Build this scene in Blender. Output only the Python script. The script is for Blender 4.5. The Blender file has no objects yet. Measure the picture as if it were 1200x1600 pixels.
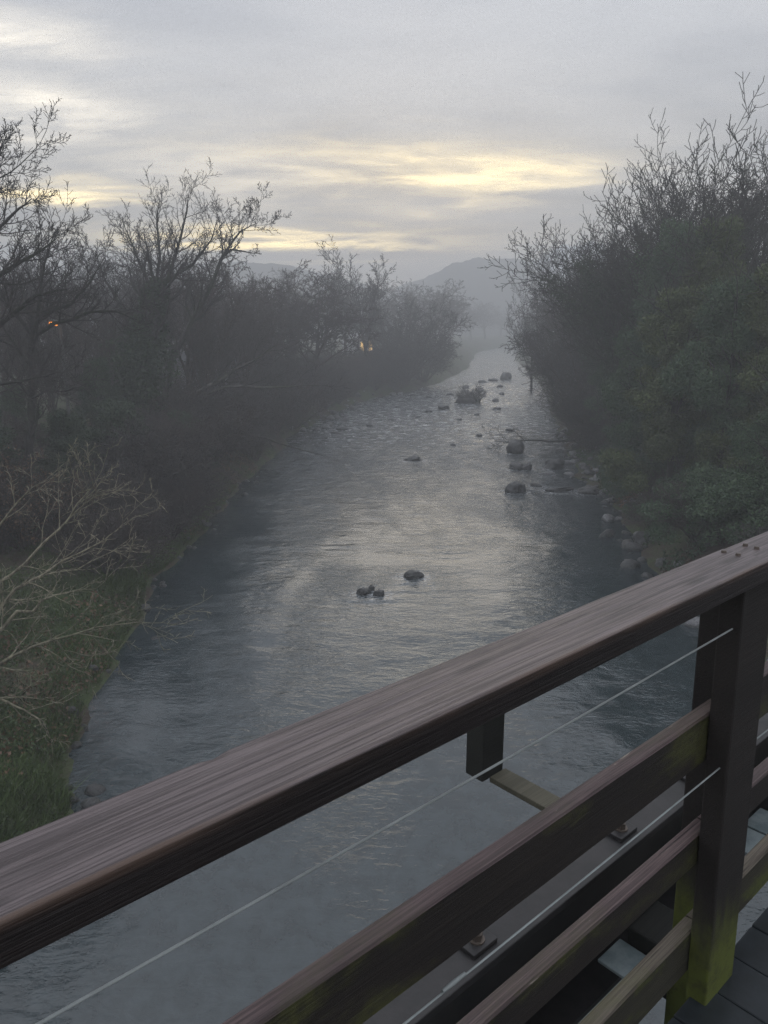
import bpy, bmesh, math, random
import numpy as np
from mathutils import Vector, Matrix, noise as mnoise

# ------------------------------------------------------------------ camera, sky, sun, exposure
scene = bpy.context.scene
COL = scene.collection
R = math.radians
EYE = 8.5                                   # camera height above the water (metres)

cam_data = bpy.data.cameras.new('camera')
cam_data.sensor_fit = 'VERTICAL'
cam_data.sensor_height = 24.0
cam_data.lens = 18.12
cam_data.clip_start = 0.05
cam_data.clip_end = 5000
cam = bpy.data.objects.new('camera', cam_data)
cam.location = (0, 0, EYE)
cam.rotation_euler = (R(90 - 13.7), 0, 0)
COL.objects.link(cam)
scene.camera = cam

SUN_AZ, SUN_EL = R(1.0), R(8.0)             # low ahead, behind the cloud
world = bpy.data.worlds.new('World')
scene.world = world
world.use_nodes = True


class NT:
    """small node-tree helper"""
    def __init__(self, tree):
        self.t = tree
        tree.nodes.clear()

    def n(self, typ, **kw):
        nd = self.t.nodes.new(typ)
        for k, v in kw.items():
            if k.startswith('i_'):
                nd.inputs[k[2:].replace('_', ' ')].default_value = v
            else:
                setattr(nd, k, v)
        return nd

    def put(self, sock, v):
        if isinstance(v, bpy.types.NodeSocket):
            self.t.links.new(v, sock)
        else:
            sock.default_value = v

    def math(self, op, a, b=None, c=None, clamp=False):
        nd = self.n('ShaderNodeMath', operation=op, use_clamp=clamp)
        self.put(nd.inputs[0], a)
        if b is not None: self.put(nd.inputs[1], b)
        if c is not None: self.put(nd.inputs[2], c)
        return nd.outputs[0]

    def mix(self, f, a, b, mode='MIX'):
        nd = self.n('ShaderNodeMix', data_type='RGBA', blend_type=mode)
        self.put(nd.inputs[0], f)
        self.put(nd.inputs[6], a if isinstance(a, bpy.types.NodeSocket) else (*a, 1))
        self.put(nd.inputs[7], b if isinstance(b, bpy.types.NodeSocket) else (*b, 1))
        return nd.outputs[2]

    def smooth(self, v, lo, hi, a=0.0, b=1.0):
        nd = self.n('ShaderNodeMapRange', interpolation_type='SMOOTHSTEP')
        self.put(nd.inputs[0], v)
        for i, x in enumerate((lo, hi, a, b)): self.put(nd.inputs[i + 1], x)
        return nd.outputs[0]

    def noise(self, vec, scale, detail=4.0, rough=0.55, dist=0.0):
        nd = self.n('ShaderNodeTexNoise')
        if vec is not None: self.put(nd.inputs['Vector'], vec)
        self.put(nd.inputs['Scale'], scale)
        self.put(nd.inputs['Detail'], detail)
        self.put(nd.inputs['Roughness'], rough)
        self.put(nd.inputs['Distortion'], dist)
        return nd.outputs[0]

    def mapping(self, vec, scale=(1, 1, 1), loc=(0, 0, 0), rot=(0, 0, 0)):
        nd = self.n('ShaderNodeMapping')
        self.put(nd.inputs['Vector'], vec)
        nd.inputs['Scale'].default_value = scale
        nd.inputs['Location'].default_value = loc
        nd.inputs['Rotation'].default_value = rot
        return nd.outputs[0]


def build_sky():
    g = NT(world.node_tree)
    tc = g.n('ShaderNodeTexCoord').outputs['Generated']
    sep = g.n('ShaderNodeSeparateXYZ')
    g.t.links.new(tc, sep.inputs[0])
    x, y, z = sep.outputs
    zz = g.math('ADD', g.math('MAXIMUM', z, 0.0), 0.16)
    comb = g.n('ShaderNodeCombineXYZ')
    g.put(comb.inputs[0], g.math('DIVIDE', x, zz))
    g.put(comb.inputs[1], g.math('DIVIDE', y, zz))
    plane = comb.outputs[0]
    big = g.noise(g.mapping(plane, (0.9, 1.3, 1), (3.1, 1.7, 0)), 1.0, 5, 0.55, 0.3)
    streak = g.noise(g.mapping(plane, (1.6, 3.6, 1), (0.4, 6.2, 2)), 1.0, 7, 0.6, 0.6)
    wisp = g.noise(g.mapping(plane, (4.0, 9.0, 1), (7.4, 2.2, 5)), 1.0, 6, 0.62, 0.5)
    # overcast body: cool and a little lighter overhead, greyer low down
    up = g.smooth(z, 0.05, 0.45)
    low_col = g.mix(g.smooth(big, 0.3, 0.7), (0.78, 0.80, 0.88), (1.55, 1.55, 1.58))
    high_col = g.mix(g.smooth(big, 0.3, 0.7), (0.94, 1.00, 1.13), (1.18, 1.23, 1.33))
    body = g.mix(up, low_col, high_col)
    law = g.math('MULTIPLY', g.math('ADD', 1.0, g.math('MULTIPLY', g.math('MAXIMUM', z, 0.0), 2.0)), 0.333)
    body = g.mix(1.0, body, law, 'MULTIPLY')
    body = g.mix(g.math('MULTIPLY', g.smooth(streak, 0.40, 0.72), 0.25), body, (0.80, 0.80, 0.82))
    # openings where the low sun lights the cloud from behind
    ty = g.math('DIVIDE', x, g.math('MAXIMUM', y, 0.05))
    ahead = g.smooth(y, 0.1, 0.4)
    total = None
    pale = None
    wob = g.math('MULTIPLY', g.math('SUBTRACT', streak, 0.5), 0.075)
    zw = g.math('ADD', z, wob)
    for (a, e, wa, we, k, warm) in ((0.075, 0.172, 0.120, 0.024, 0.60, 1), (-0.02, 0.155, 0.40, 0.075, 0.075, 1), (-0.15, 0.098, 0.17, 0.011, 1.35, 1),
                                    (-0.44, 0.225, 0.13, 0.022, 0.75, 0), (-0.40, 0.140, 0.09, 0.011, 1.0, 1),
                                    (-0.10, 0.195, 0.12, 0.014, 0.14, 1), (0.19, 0.172, 0.08, 0.014, 0.35, 1),
                                    (-0.22, 0.172, 0.16, 0.022, 0.32, 0), (-0.46, 0.285, 0.12, 0.022, 0.55, 0)):
        da = g.math('DIVIDE', g.math('SUBTRACT', ty, a), wa)
        de = g.math('DIVIDE', g.math('SUBTRACT', zw, e), we)
        q = g.math('ADD', g.math('MULTIPLY', da, da), g.math('MULTIPLY', de, de))
        m = g.math('MULTIPLY', g.math('EXPONENT', g.math('MULTIPLY', q, -1.0)), k)
        if warm: total = m if total is None else g.math('ADD', total, m)
        else: pale = m if pale is None else g.math('ADD', pale, m)
    tex = g.math('ADD', 0.35, g.math('MULTIPLY', g.smooth(g.math('ADD', g.math('MULTIPLY', streak, 0.6), g.math('MULTIPLY', wisp, 0.4)), 0.38, 0.62), 0.95))
    total = g.math('MULTIPLY', g.math('MULTIPLY', total, tex), ahead, clamp=False)
    pale = g.math('MULTIPLY', g.math('MULTIPLY', pale, tex), ahead)
    col = g.mix(g.math('MINIMUM', pale, 1.0), body, (2.2, 2.0, 1.65))
    col = g.mix(g.math('MINIMUM', total, 1.6), col, (3.6, 2.85, 1.45))
    col.node.clamp_factor = False
    sky = g.n('ShaderNodeTexSky', sky_type='NISHITA', sun_disc=False)
    sky.sun_elevation = SUN_EL
    sky.sun_rotation = SUN_AZ
    bg1 = g.n('ShaderNodeBackground'); g.put(bg1.inputs[0], sky.outputs[0]); bg1.inputs[1].default_value = 0.05
    bg2 = g.n('ShaderNodeBackground'); g.put(bg2.inputs[0], col); bg2.inputs[1].default_value = 1.05
    # the cloud deck hides nearly all of the clear sky above it
    add = g.n('ShaderNodeMixShader'); add.inputs[0].default_value = 0.9
    g.put(add.inputs[1], bg1.outputs[0]); g.put(add.inputs[2], bg2.outputs[0])
    out = g.n('ShaderNodeOutputWorld'); g.put(out.inputs[0], add.outputs[0])


build_sky()

sun_data = bpy.data.lights.new('sun', 'SUN')
sun_data.energy = 0.32
sun_data.angle = R(30)
sun_data.color = (1.0, 0.86, 0.66)
sun = bpy.data.objects.new('sun', sun_data)
sd = Vector((math.sin(SUN_AZ) * math.cos(SUN_EL), math.cos(SUN_AZ) * math.cos(SUN_EL), math.sin(SUN_EL)))
sun.rotation_euler = (-sd).to_track_quat('-Z', 'Y').to_euler()
sun.location = (0, -5, 30)
COL.objects.link(sun)

scene.view_settings.view_transform = 'Standard'
scene.view_settings.look = 'None'
scene.view_settings.gamma = 1
scene.view_settings.use_curve_mapping = False
scene.view_settings.exposure = 0.12
scene.cycles.volume_bounces = 1
scene.cycles.max_bounces = 4
scene.cycles.diffuse_bounces = 2
scene.cycles.glossy_bounces = 2
scene.cycles.use_denoising = True
scene.cycles.denoising_prefilter = 'NONE'

# ------------------------------------------------------------------ helpers


def tag(o, label=None, cat=None, group=None, kind=None):
    if label: o['label'] = label
    if cat: o['category'] = cat
    if group: o['group'] = group
    if kind: o['kind'] = kind
    return o


def link(name, me, mat=None, parent=None, loc=None, rot=None, scale=None):
    o = bpy.data.objects.new(name, me)
    COL.objects.link(o)
    if mat is not None and me is not None and not me.materials: me.materials.append(mat)
    if parent is not None: o.parent = parent
    if loc is not None: o.location = loc
    if rot is not None: o.rotation_euler = rot
    if scale is not None: o.scale = scale
    return o


def empty(name, loc=(0, 0, 0), rz=0.0, scale=None):
    o = link(name, None, loc=loc, rot=(0, 0, rz))
    o.empty_display_size = 0.3
    if scale is not None: o.scale = scale
    return o


def mesh_np(name, verts, faces, smooth=True, mats=()):
    """verts (n,3), faces: (m,k) index array or list of lists"""
    me = bpy.data.meshes.new(name)
    verts = np.asarray(verts, dtype=np.float32)
    faces = np.asarray(faces, dtype=np.int32)
    m, k = faces.shape
    me.vertices.add(len(verts)); me.vertices.foreach_set('co', verts.ravel())
    me.loops.add(m * k); me.loops.foreach_set('vertex_index', faces.ravel())
    me.polygons.add(m)
    me.polygons.foreach_set('loop_start', np.arange(0, m * k, k, dtype=np.int32))
    me.polygons.foreach_set('loop_total', np.full(m, k, dtype=np.int32))
    me.polygons.foreach_set('use_smooth', np.full(m, smooth, dtype=bool))
    me.update(calc_edges=True)
    for mt in mats: me.materials.append(mt)
    return me


def box_mesh(name, size, bevel=0.0, center=(0, 0, 0), seg=2):
    bm = bmesh.new()
    bmesh.ops.create_cube(bm, size=1.0)
    for v in bm.verts:
        v.co = Vector((v.co.x * size[0] + center[0], v.co.y * size[1] + center[1], v.co.z * size[2] + center[2]))
    if bevel > 0:
        bmesh.ops.bevel(bm, geom=list(bm.edges), offset=bevel, segments=seg, profile=0.5, affect='EDGES')
    me = bpy.data.meshes.new(name)
    bm.to_mesh(me); bm.free()
    return me


def principled(name):
    m = bpy.data.materials.new(name)
    m.use_nodes = True
    g = NT(m.node_tree)
    p = g.n('ShaderNodeBsdfPrincipled')
    out = g.n('ShaderNodeOutputMaterial')
    g.put(out.inputs[0], p.outputs[0])
    return m, g, p


def bump(g, p, height, strength=0.5, dist=0.02, prev=None):
    b = g.n('ShaderNodeBump')
    b.inputs['Strength'].default_value = strength
    b.inputs['Distance'].default_value = dist
    g.put(b.inputs['Height'], height)
    if prev is not None: g.put(b.inputs['Normal'], prev)
    g.put(p.inputs['Normal'], b.outputs[0])
    return b.outputs[0]


# ------------------------------------------------------------------ materials
def mat_bark(name, c1, c2, moss=0.0, mossc=(0.05, 0.07, 0.03), rough=0.9):
    m, g, p = principled(name)
    tc = g.n('ShaderNodeTexCoord').outputs['Object']
    n1 = g.noise(g.mapping(tc, (5, 5, 1.2)), 2.0, 5, 0.6)
    col = g.mix(g.smooth(n1, 0.35, 0.65), c1, c2)
    if moss > 0:
        n2 = g.noise(tc, 0.8, 4, 0.6)
        col = g.mix(g.math('MULTIPLY', g.smooth(n2, 0.45, 0.7), moss), col, mossc)
    info = g.n('ShaderNodeObjectInfo').outputs['Random']
    hv = g.n('ShaderNodeHueSaturation')
    g.put(hv.inputs['Color'], col)
    g.put(hv.inputs['Value'], g.math('ADD', 0.8, g.math('MULTIPLY', info, 0.4)))
    g.put(p.inputs['Base Color'], hv.outputs[0])
    p.inputs['Roughness'].default_value = rough
    bump(g, p, n1, 0.5, 0.02)
    return m


def mat_leaf(name, c1, c2, c3, rough=0.65):
    m, g, p = principled(name)
    geo = g.n('ShaderNodeNewGeometry').outputs['Random Per Island']
    tc = g.n('ShaderNodeTexCoord').outputs['Object']
    n1 = g.noise(tc, 0.55, 3, 0.6)
    col = g.mix(geo, c1, c2)
    col = g.mix(g.smooth(n1, 0.42, 0.66), col, c3)
    g.put(p.inputs['Base Color'], col)
    p.inputs['Roughness'].default_value = rough
    return m


BARK = mat_bark('bark_grey', (0.045, 0.040, 0.038), (0.085, 0.078, 0.072), 0.5)
BARK_BROWN = mat_bark('bark_brown', (0.060, 0.045, 0.040), (0.105, 0.082, 0.074))
BARK_DARK = mat_bark('bark_dark', (0.028, 0.026, 0.026), (0.055, 0.050, 0.048), 0.6)
BARK_PALE = mat_bark('bark_pale', (0.12, 0.108, 0.074), (0.32, 0.29, 0.205), 0.4, (0.10, 0.12, 0.05))
TWIG = mat_bark('twig_grey_brown', (0.040, 0.036, 0.035), (0.072, 0.066, 0.064))
TWIG_RED = mat_bark('twig_red_brown', (0.046, 0.037, 0.034), (0.076, 0.062, 0.058))
IVY = mat_leaf('ivy_leaf', (0.018, 0.035, 0.016), (0.045, 0.075, 0.028), (0.025, 0.048, 0.026))
EVERGREEN = mat_leaf('evergreen_leaf', (0.03, 0.062, 0.032), (0.085, 0.135, 0.060), (0.045, 0.088, 0.042))
YELLOWGREEN = mat_leaf('pale_green_leaf', (0.05, 0.075, 0.025), (0.12, 0.15, 0.05), (0.06, 0.08, 0.03))
BRAMBLE = mat_leaf('bramble_leaf', (0.022, 0.045, 0.014), (0.065, 0.10, 0.028), (0.035, 0.036, 0.016))
GRASS = mat_leaf('grass_blade', (0.035, 0.070, 0.016), (0.095, 0.14, 0.035), (0.055, 0.085, 0.022))
LITTER = mat_leaf('dead_leaf', (0.10, 0.055, 0.032), (0.20, 0.12, 0.07), (0.11, 0.075, 0.05))


def mat_ground():
    m, g, p = principled('bank_soil_and_grass')
    tc = g.n('ShaderNodeTexCoord').outputs['Object']
    n1 = g.noise(tc, 0.35, 5, 0.6)
    n2 = g.noise(tc, 3.0, 5, 0.65)
    n3 = g.noise(tc, 18.0, 3, 0.6)
    soil = g.mix(n2, (0.030, 0.024, 0.018), (0.085, 0.062, 0.045))
    green = g.mix(n3, (0.028, 0.050, 0.016), (0.07, 0.095, 0.03))
    col = g.mix(g.smooth(g.math('ADD', g.math('MULTIPLY', n1, 0.7), g.math('MULTIPLY', n2, 0.3)), 0.42, 0.58), soil, green)
    g.put(p.inputs['Base Color'], col)
    p.inputs['Roughness'].default_value = 0.95
    b1 = bump(g, p, n2, 0.8, 0.15)
    bump(g, p, n3, 0.7, 0.04, b1)
    return m


def mat_rock(name, c1, c2, wet=0.35):
    m, g, p = principled(name)
    tc = g.n('ShaderNodeTexCoord').outputs['Object']
    n1 = g.noise(tc, 3.0, 6, 0.65)
    n2 = g.noise(tc, 14.0, 4, 0.6)
    v = g.n('ShaderNodeTexVoronoi', feature='DISTANCE_TO_EDGE'); g.put(v.inputs['Vector'], tc); v.inputs['Scale'].default_value = 3.5
    col = g.mix(g.smooth(n1, 0.35, 0.68), c1, c2)
    col = g.mix(g.math('MULTIPLY', g.smooth(n2, 0.55, 0.75), 0.5), col, (0.10, 0.11, 0.075))
    gp = g.n('ShaderNodeNewGeometry'); spz = g.n('ShaderNodeSeparateXYZ'); g.put(spz.inputs[0], gp.outputs['Position'])
    wetf = g.smooth(g.math('ADD', spz.outputs[2], g.math('MULTIPLY', g.math('SUBTRACT', n1, 0.5), 0.12)), 0.03, 0.14, 1.0, 0.0)
    col = g.mix(g.math('MULTIPLY', wetf, 0.6), col, (0.016, 0.017, 0.017))
    g.put(p.inputs['Base Color'], col)
    g.put(p.inputs['Roughness'], g.math('SUBTRACT', g.smooth(n1, 0.3, 0.7, wet, wet + 0.35), g.math('MULTIPLY', wetf, 0.18)))
    b1 = bump(g, p, n1, 0.7, 0.06)
    bump(g, p, n2, 0.6, 0.02, b1)
    return m


ROCK = mat_rock('wet_grey_rock', (0.035, 0.036, 0.038), (0.095, 0.095, 0.095))
ROCK_PALE = mat_rock('pale_cobble', (0.10, 0.10, 0.104), (0.30, 0.30, 0.31), 0.45)


def mat_water():
    m, g, p = principled('river_water')
    tc = g.n('ShaderNodeTexCoord').outputs['Object']
    sep = g.n('ShaderNodeSeparateXYZ'); g.put(sep.inputs[0], tc)
    yy = sep.outputs[1]
    # patchy current: calm lenses and rippled lanes
    warp = g.n('ShaderNodeMapping'); g.put(warp.inputs['Vector'], tc)
    patch = g.noise(g.mapping(tc, (0.22, 0.09, 1)), 1.0, 3, 0.55, 1.2)
    patch2 = g.noise(g.mapping(tc, (0.6, 0.22, 1), (4, 2, 0)), 1.0, 3, 0.5, 0.8)
    riffle = g.smooth(yy, 27.0, 60.0)
    n_big = g.noise(g.mapping(tc, (0.55, 0.9, 1)), 1.0, 3, 0.5, 1.0)
    n_mid = g.noise(g.mapping(tc, (1.5, 3.0, 1)), 1.0, 4, 0.55, 0.9)
    n_fine = g.noise(g.mapping(tc, (6.0, 10.0, 1)), 1.0, 3, 0.55, 0.6)
    amp = g.math('ADD', g.smooth(patch, 0.36, 0.66, 0.25, 1.0), g.math('MULTIPLY', riffle, 2.8))
    h = g.math('ADD', g.math('MULTIPLY', n_big, 0.55), g.math('MULTIPLY', n_mid, 0.46))
    h = g.math('ADD', h, g.math('MULTIPLY', g.math('MULTIPLY', n_fine, 0.26), g.smooth(patch2, 0.35, 0.65, 0.35, 1.3)))
    h = g.math('MULTIPLY', g.math('SUBTRACT', h, 0.60), amp)
    bump(g, p, h, 1.0, 0.08)
    foam_n = g.noise(g.mapping(tc, (1.3, 3.4, 1), (2, 9, 0)), 1.0, 6, 0.68, 0.7)
    foam = g.math('MULTIPLY', g.smooth(foam_n, 0.51, 0.65), g.smooth(yy, 38.0, 70.0, 0.0, 0.95))
    att = g.n('ShaderNodeAttribute', attribute_name='foam')
    fizz = g.noise(g.mapping(tc, (7, 9, 1)), 1.0, 4, 0.65, 0.5)
    foam = g.math('MAXIMUM', foam, g.math('MULTIPLY', g.math('MULTIPLY', att.outputs['Fac'], g.smooth(fizz, 0.42, 0.62)), 0.55))
    bed = g.noise(g.mapping(tc, (2.6, 2.2, 1), (3, 3, 0)), 1.0, 7, 0.7, 0.3)
    body = g.mix(g.smooth(bed, 0.34, 0.66), (0.018, 0.028, 0.032), (0.036, 0.050, 0.056))
    g.put(p.inputs['Base Color'], g.mix(foam, body, (0.55, 0.56, 0.58)))
    g.put(p.inputs['Roughness'], g.math('ADD', 0.04, g.math('MULTIPLY', foam, 0.5)))
    p.inputs['IOR'].default_value = 1.68
    return m


WATER = mat_water()


def mat_wood(name, c1, c2, moss_top=None, lit_worn_top=None, scratch=0.0, rough=0.6, worn=None, pos_moss=None):
    """timber with grain along local x"""
    m, g, p = principled(name)
    tc = g.n('ShaderNodeTexCoord').outputs['Object']
    grain = g.noise(g.mapping(tc, (3.2, 230, 230)), 1.0, 6, 0.68, 0.15)
    fine = g.noise(g.mapping(tc, (6, 320, 320)), 1.0, 3, 0.6)
    patch = g.noise(g.mapping(tc, (2.2, 9, 9)), 1.0, 5, 0.6)
    col = g.mix(g.smooth(grain, 0.3, 0.7), c1, c2)
    col = g.mix(g.math('MULTIPLY', g.smooth(patch, 0.4, 0.7), 0.45), col, tuple(0.6 * c for c in c1))
    if lit_worn_top:
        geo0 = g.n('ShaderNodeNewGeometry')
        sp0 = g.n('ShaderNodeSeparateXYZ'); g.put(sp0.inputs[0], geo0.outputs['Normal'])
        topcol = g.mix(g.smooth(grain, 0.40, 0.60), lit_worn_top[0], lit_worn_top[1])
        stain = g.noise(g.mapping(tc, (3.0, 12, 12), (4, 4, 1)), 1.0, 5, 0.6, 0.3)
        topcol = g.mix(g.smooth(stain, 0.5, 0.72, 0.0, 0.55), topcol, tuple(0.55 * c for c in lit_worn_top[0]))
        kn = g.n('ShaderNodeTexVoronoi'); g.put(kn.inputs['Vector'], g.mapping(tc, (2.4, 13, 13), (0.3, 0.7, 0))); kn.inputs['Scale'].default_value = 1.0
        topcol = g.mix(g.smooth(kn.outputs['Distance'], 0.05, 0.17, 0.75, 0.0), topcol, tuple(0.4 * c for c in lit_worn_top[0]))
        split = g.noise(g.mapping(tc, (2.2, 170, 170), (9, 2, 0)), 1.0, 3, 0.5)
        topcol = g.mix(g.smooth(split, 0.64, 0.69, 0.0, 0.8), topcol, tuple(0.3 * c for c in lit_worn_top[0]))
        col = g.mix(g.smooth(sp0.outputs[2], 0.35, 0.75), col, topcol)  # up faces painted paler as wear plus skylight; sides keep an unlit dark tone
    if moss_top:
        mm = g.noise(g.mapping(tc, (3.0, 8, 8), (1, 2, 3)), 1.0, 5, 0.65)
        geo1 = g.n('ShaderNodeNewGeometry')
        sp1 = g.n('ShaderNodeSeparateXYZ'); g.put(sp1.inputs[0], geo1.outputs['Normal'])
        side = g.smooth(sp1.outputs[2], 0.3, 0.8, 1.0, 0.25)
        fuzz = g.noise(tc, 55.0, 4, 0.7)
        col = g.mix(g.math('MULTIPLY', g.math('MULTIPLY', g.smooth(mm, 0.50, 0.64, 0.0, 0.9), side), g.smooth(fuzz, 0.3, 0.6, 0.35, 1.0)), col, moss_top)
    if scratch > 0:
        sn = g.noise(g.mapping(tc, (7, 45, 45), (5, 1, 8)), 1.0, 4, 0.7, 0.4)
        geo = g.n('ShaderNodeNewGeometry')
        sp = g.n('ShaderNodeSeparateXYZ'); g.put(sp.inputs[0], geo.outputs['Normal'])
        wear = g.math('MULTIPLY', g.smooth(sn, 0.66, 0.71), g.smooth(sp.outputs[2], 0.4, 0.8))
        col = g.mix(g.math('MULTIPLY', wear, scratch), col, (0.30, 0.26, 0.22))
    if pos_moss:
        # algae that grew up from the deck line
        sp2 = g.n('ShaderNodeSeparateXYZ'); g.put(sp2.inputs[0], tc)
        mn = g.noise(g.mapping(tc, (30, 30, 7)), 1.0, 5, 0.65)
        hgt = g.math('ADD', sp2.outputs[2], g.math('MULTIPLY', g.math('SUBTRACT', mn, 0.5), -0.28))
        f = g.smooth(hgt, pos_moss[0], pos_moss[1], 0.95, 0.0)
        f = g.math('MULTIPLY', f, g.smooth(g.noise(tc, 22.0, 4, 0.65), 0.28, 0.55, 0.45, 1.0))
        col = g.mix(f, col, pos_moss[2])
    if worn:
        col = g.mix(worn(g, tc), col, (0.10, 0.062, 0.045))
    g.put(p.inputs['Base Color'], col)
    p.inputs['Roughness'].default_value = rough
    p.inputs['Specular IOR Level'].default_value = 0.5
    b1 = bump(g, p, grain, 0.6, 0.004)
    bump(g, p, fine, 0.4, 0.0015, b1)
    return m


# ------------------------------------------------------------------ terrain and river
LE = np.array([(-5.0, -80), (-4.6, 0), (-5.3, 8), (-5.65, 12.23), (-6.07, 13.89), (-6.68, 15.63), (-6.91, 17.69), (-6.9, 19.11), (-7.15, 21.15),
               (-8.1, 24.76), (-7.86, 26.59), (-7.56, 30.45), (-7.66, 34.13), (-7.71, 40.51), (-7.43, 47.04), (-7.2, 59.22),
               (-5.33, 73.22), (-1.91, 90), (2.59, 99), (8.8, 118), (16.24, 154), (27.9, 240), (50, 315), (90, 420), (120, 700)])
RE = np.array([(9.5, -80), (9.6, 0), (9.7, 16), (9.63, 21.86), (9.68, 26.59), (10.16, 29.51), (10.6, 33.66), (11.4, 39.06), (12.2, 44.32),
               (13.2, 56.9), (15.2, 68.35), (21.0, 102), (33, 198), (41, 240), (62, 315), (104, 420), (140, 700)])
TWO_PI = math.tau


def vnoise(x, y, s, seed=0):
    """cheap smooth value noise, vectorised"""
    x = np.asarray(x, float) * s + seed * 17.13
    y = np.asarray(y, float) * s + seed * 9.71
    xi, yi = np.floor(x), np.floor(y)
    fx, fy = x - xi, y - yi
    fx = fx * fx * (3 - 2 * fx); fy = fy * fy * (3 - 2 * fy)

    def h(a, b):
        t = np.sin(a * 127.1 + b * 311.7 + seed * 74.7) * 43758.5453
        return t - np.floor(t)
    return ((h(xi, yi) * (1 - fx) + h(xi + 1, yi) * fx) * (1 - fy) + (h(xi, yi + 1) * (1 - fx) + h(xi + 1, yi + 1) * fx) * fy) * 2 - 1


def height(x, y):
    x = np.asarray(x, float); y = np.asarray(y, float)
    xl = np.interp(y, LE[:, 1], LE[:, 0]) + 0.35 * vnoise(y, y * 0, 0.5, 1) + 0.15 * vnoise(y, y * 0, 1.9, 2)
    xr = np.interp(y, RE[:, 1], RE[:, 0]) + 0.35 * vnoise(y, y * 0, 0.45, 3) + 0.15 * vnoise(y, y * 0, 1.7, 4)
    dl, dr = xl - x, x - xr
    d = np.maximum(dl, dr)
    rough = 0.16 * vnoise(x, y, 0.9, 5) + 0.07 * vnoise(x, y, 2.6, 6) + 0.35 * vnoise(x, y, 0.16, 7)
    left = 0.75 * (1 - np.exp(-np.maximum(d, 0) / 0.6)) + 2.4 * (1 - np.exp(-np.maximum(d - 0.3, 0) / 6.0))
    right = 0.5 * (1 - np.exp(-np.maximum(d, 0) / 0.9)) + 5.5 * (1 - np.exp(-np.maximum(d - 0.5, 0) / 8.0))
    land = np.where(dl > dr, left, right) + rough * np.clip(d / 2.0, 0.12, 1)
    bed = -np.minimum(0.9, np.maximum(-d, 0) * 0.35) - 0.02
    bar = np.exp(-((x - 11.2) / 1.5) ** 2) * np.clip((y - 35) / 5, 0, 1) * np.clip((60 - y) / 8, 0, 1)
    bed = bed + bar * (0.30 + 0.22 * vnoise(x, y, 0.7, 15))
    return np.where(d > 0, land, bed)


def hgt(x, y):
    return float(height(x, y))


def graded(lo, hi, near_lo, near_hi, step, grow=1.16):
    a = list(np.arange(near_lo, near_hi + 1e-6, step))
    s = step
    v = near_hi
    while v < hi:
        s *= grow; v += s; a.append(min(v, hi))
    s = step; v = near_lo; b = []
    while v > lo:
        s *= grow; v -= s; b.append(max(v, lo))
    return np.array(b[::-1] + a)


gx = graded(-640, 640, -24, 30, 0.36, 1.14)
gy = graded(-90, 690, 4, 75, 0.42, 1.07)
GX, GY = np.meshgrid(gx, gy)
GZ = height(GX, GY)
nx, ny = len(gx), len(gy)
idx = np.arange(nx * ny).reshape(ny, nx)
quads = np.stack([idx[:-1, :-1], idx[:-1, 1:], idx[1:, 1:], idx[1:, :-1]], -1).reshape(-1, 4)
ground = link('ground', mesh_np('ground', np.stack([GX, GY, GZ], -1).reshape(-1, 3), quads), mat_ground())
tag(ground, 'brown and green wooded river banks with the stony bed between', 'ground', kind='structure')

# the water: a sheet with real low waves, standing higher in the riffle upstream
wx = graded(-80, 170, -12, 24, 0.22, 1.2)
wy = graded(-85, 690, 6, 110, 0.22, 1.05)
WX, WY = np.meshgrid(wx, wy)
rif = np.clip((WY - 30) / 30, 0, 1)
amp = 0.010 + 0.045 * rif * (0.5 + 0.5 * vnoise(WX, WY, 0.12, 11)) + 0.012 * np.clip(vnoise(WX, WY, 0.15, 12), 0, 1)
WZ = amp * (vnoise(WX, WY * 1.4, 0.9, 13) + 0.7 * vnoise(WX * 0.8, WY * 1.7, 1.9, 14))
# a wake dimple downstream of the small mid-river rocks
for (rx, ry) in ((1.03, 24.6), (-0.4, 23.0), (2.4, 28.3), (-1.6, 29.0)):
    dx, dy = WX - rx, WY - ry
    WZ += 0.03 * np.exp(-(dx / 0.8) ** 2 - (dy / 0.9) ** 2) * np.sin(dy * 9)
BREAKS = [(6.85, 39.3, 0.6), (8.94, 51.9, 0.75), (7.96, 46.0, 0.65), (8.55, 45.6, 0.4), (10.3, 46.2, 0.8), (1.84, 48.9, 0.8), (1.03, 25.4, 0.42), (-0.66, 23.75, 0.26),
          (-0.16, 23.6, 0.25), (-3.42, 63.5, 0.65), (-3.7, 61.2, 0.7), (-5.6, 70.9, 0.6), (6.1, 79.5, 1.1), (19.0, 122.5, 1.6), (9.2, 39.6, 0.85), (8.2, 40.8, 0.4),
          (10.5, 39.2, 0.7), (9.4, 44.0, 0.5), (9.5, 85.6, 1.8)]
FO = np.zeros_like(WX)
for (rx, ry, rr_) in BREAKS:
    dx, dy = WX - rx, WY - ry
    ring = np.exp(-((np.sqrt(dx * dx + dy * dy) - rr_ * 1.05) / (0.16 + 0.12 * rr_)) ** 2)
    vee = np.exp(-((np.abs(dx) - rr_ * 0.7 - 0.18 * np.maximum(-dy, 0)) / (0.14 + 0.1 * rr_)) ** 2) * np.exp(-np.maximum(-dy, 0) / (2.2 * rr_ + 0.6)) * (dy < 0.2)
    FO = np.maximum(FO, 0.8 * ring + 0.8 * vee)
    WZ += 0.02 * rr_ * ring + 0.022 * vee * np.sin(dy * 7 + dx * 3)
widx = np.arange(len(wx) * len(wy)).reshape(len(wy), len(wx))
wq = np.stack([widx[:-1, :-1], widx[:-1, 1:], widx[1:, 1:], widx[1:, :-1]], -1).reshape(-1, 4)
water = link('river_water', mesh_np('river_water', np.stack([WX, WY, WZ], -1).reshape(-1, 3), wq), WATER)
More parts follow.
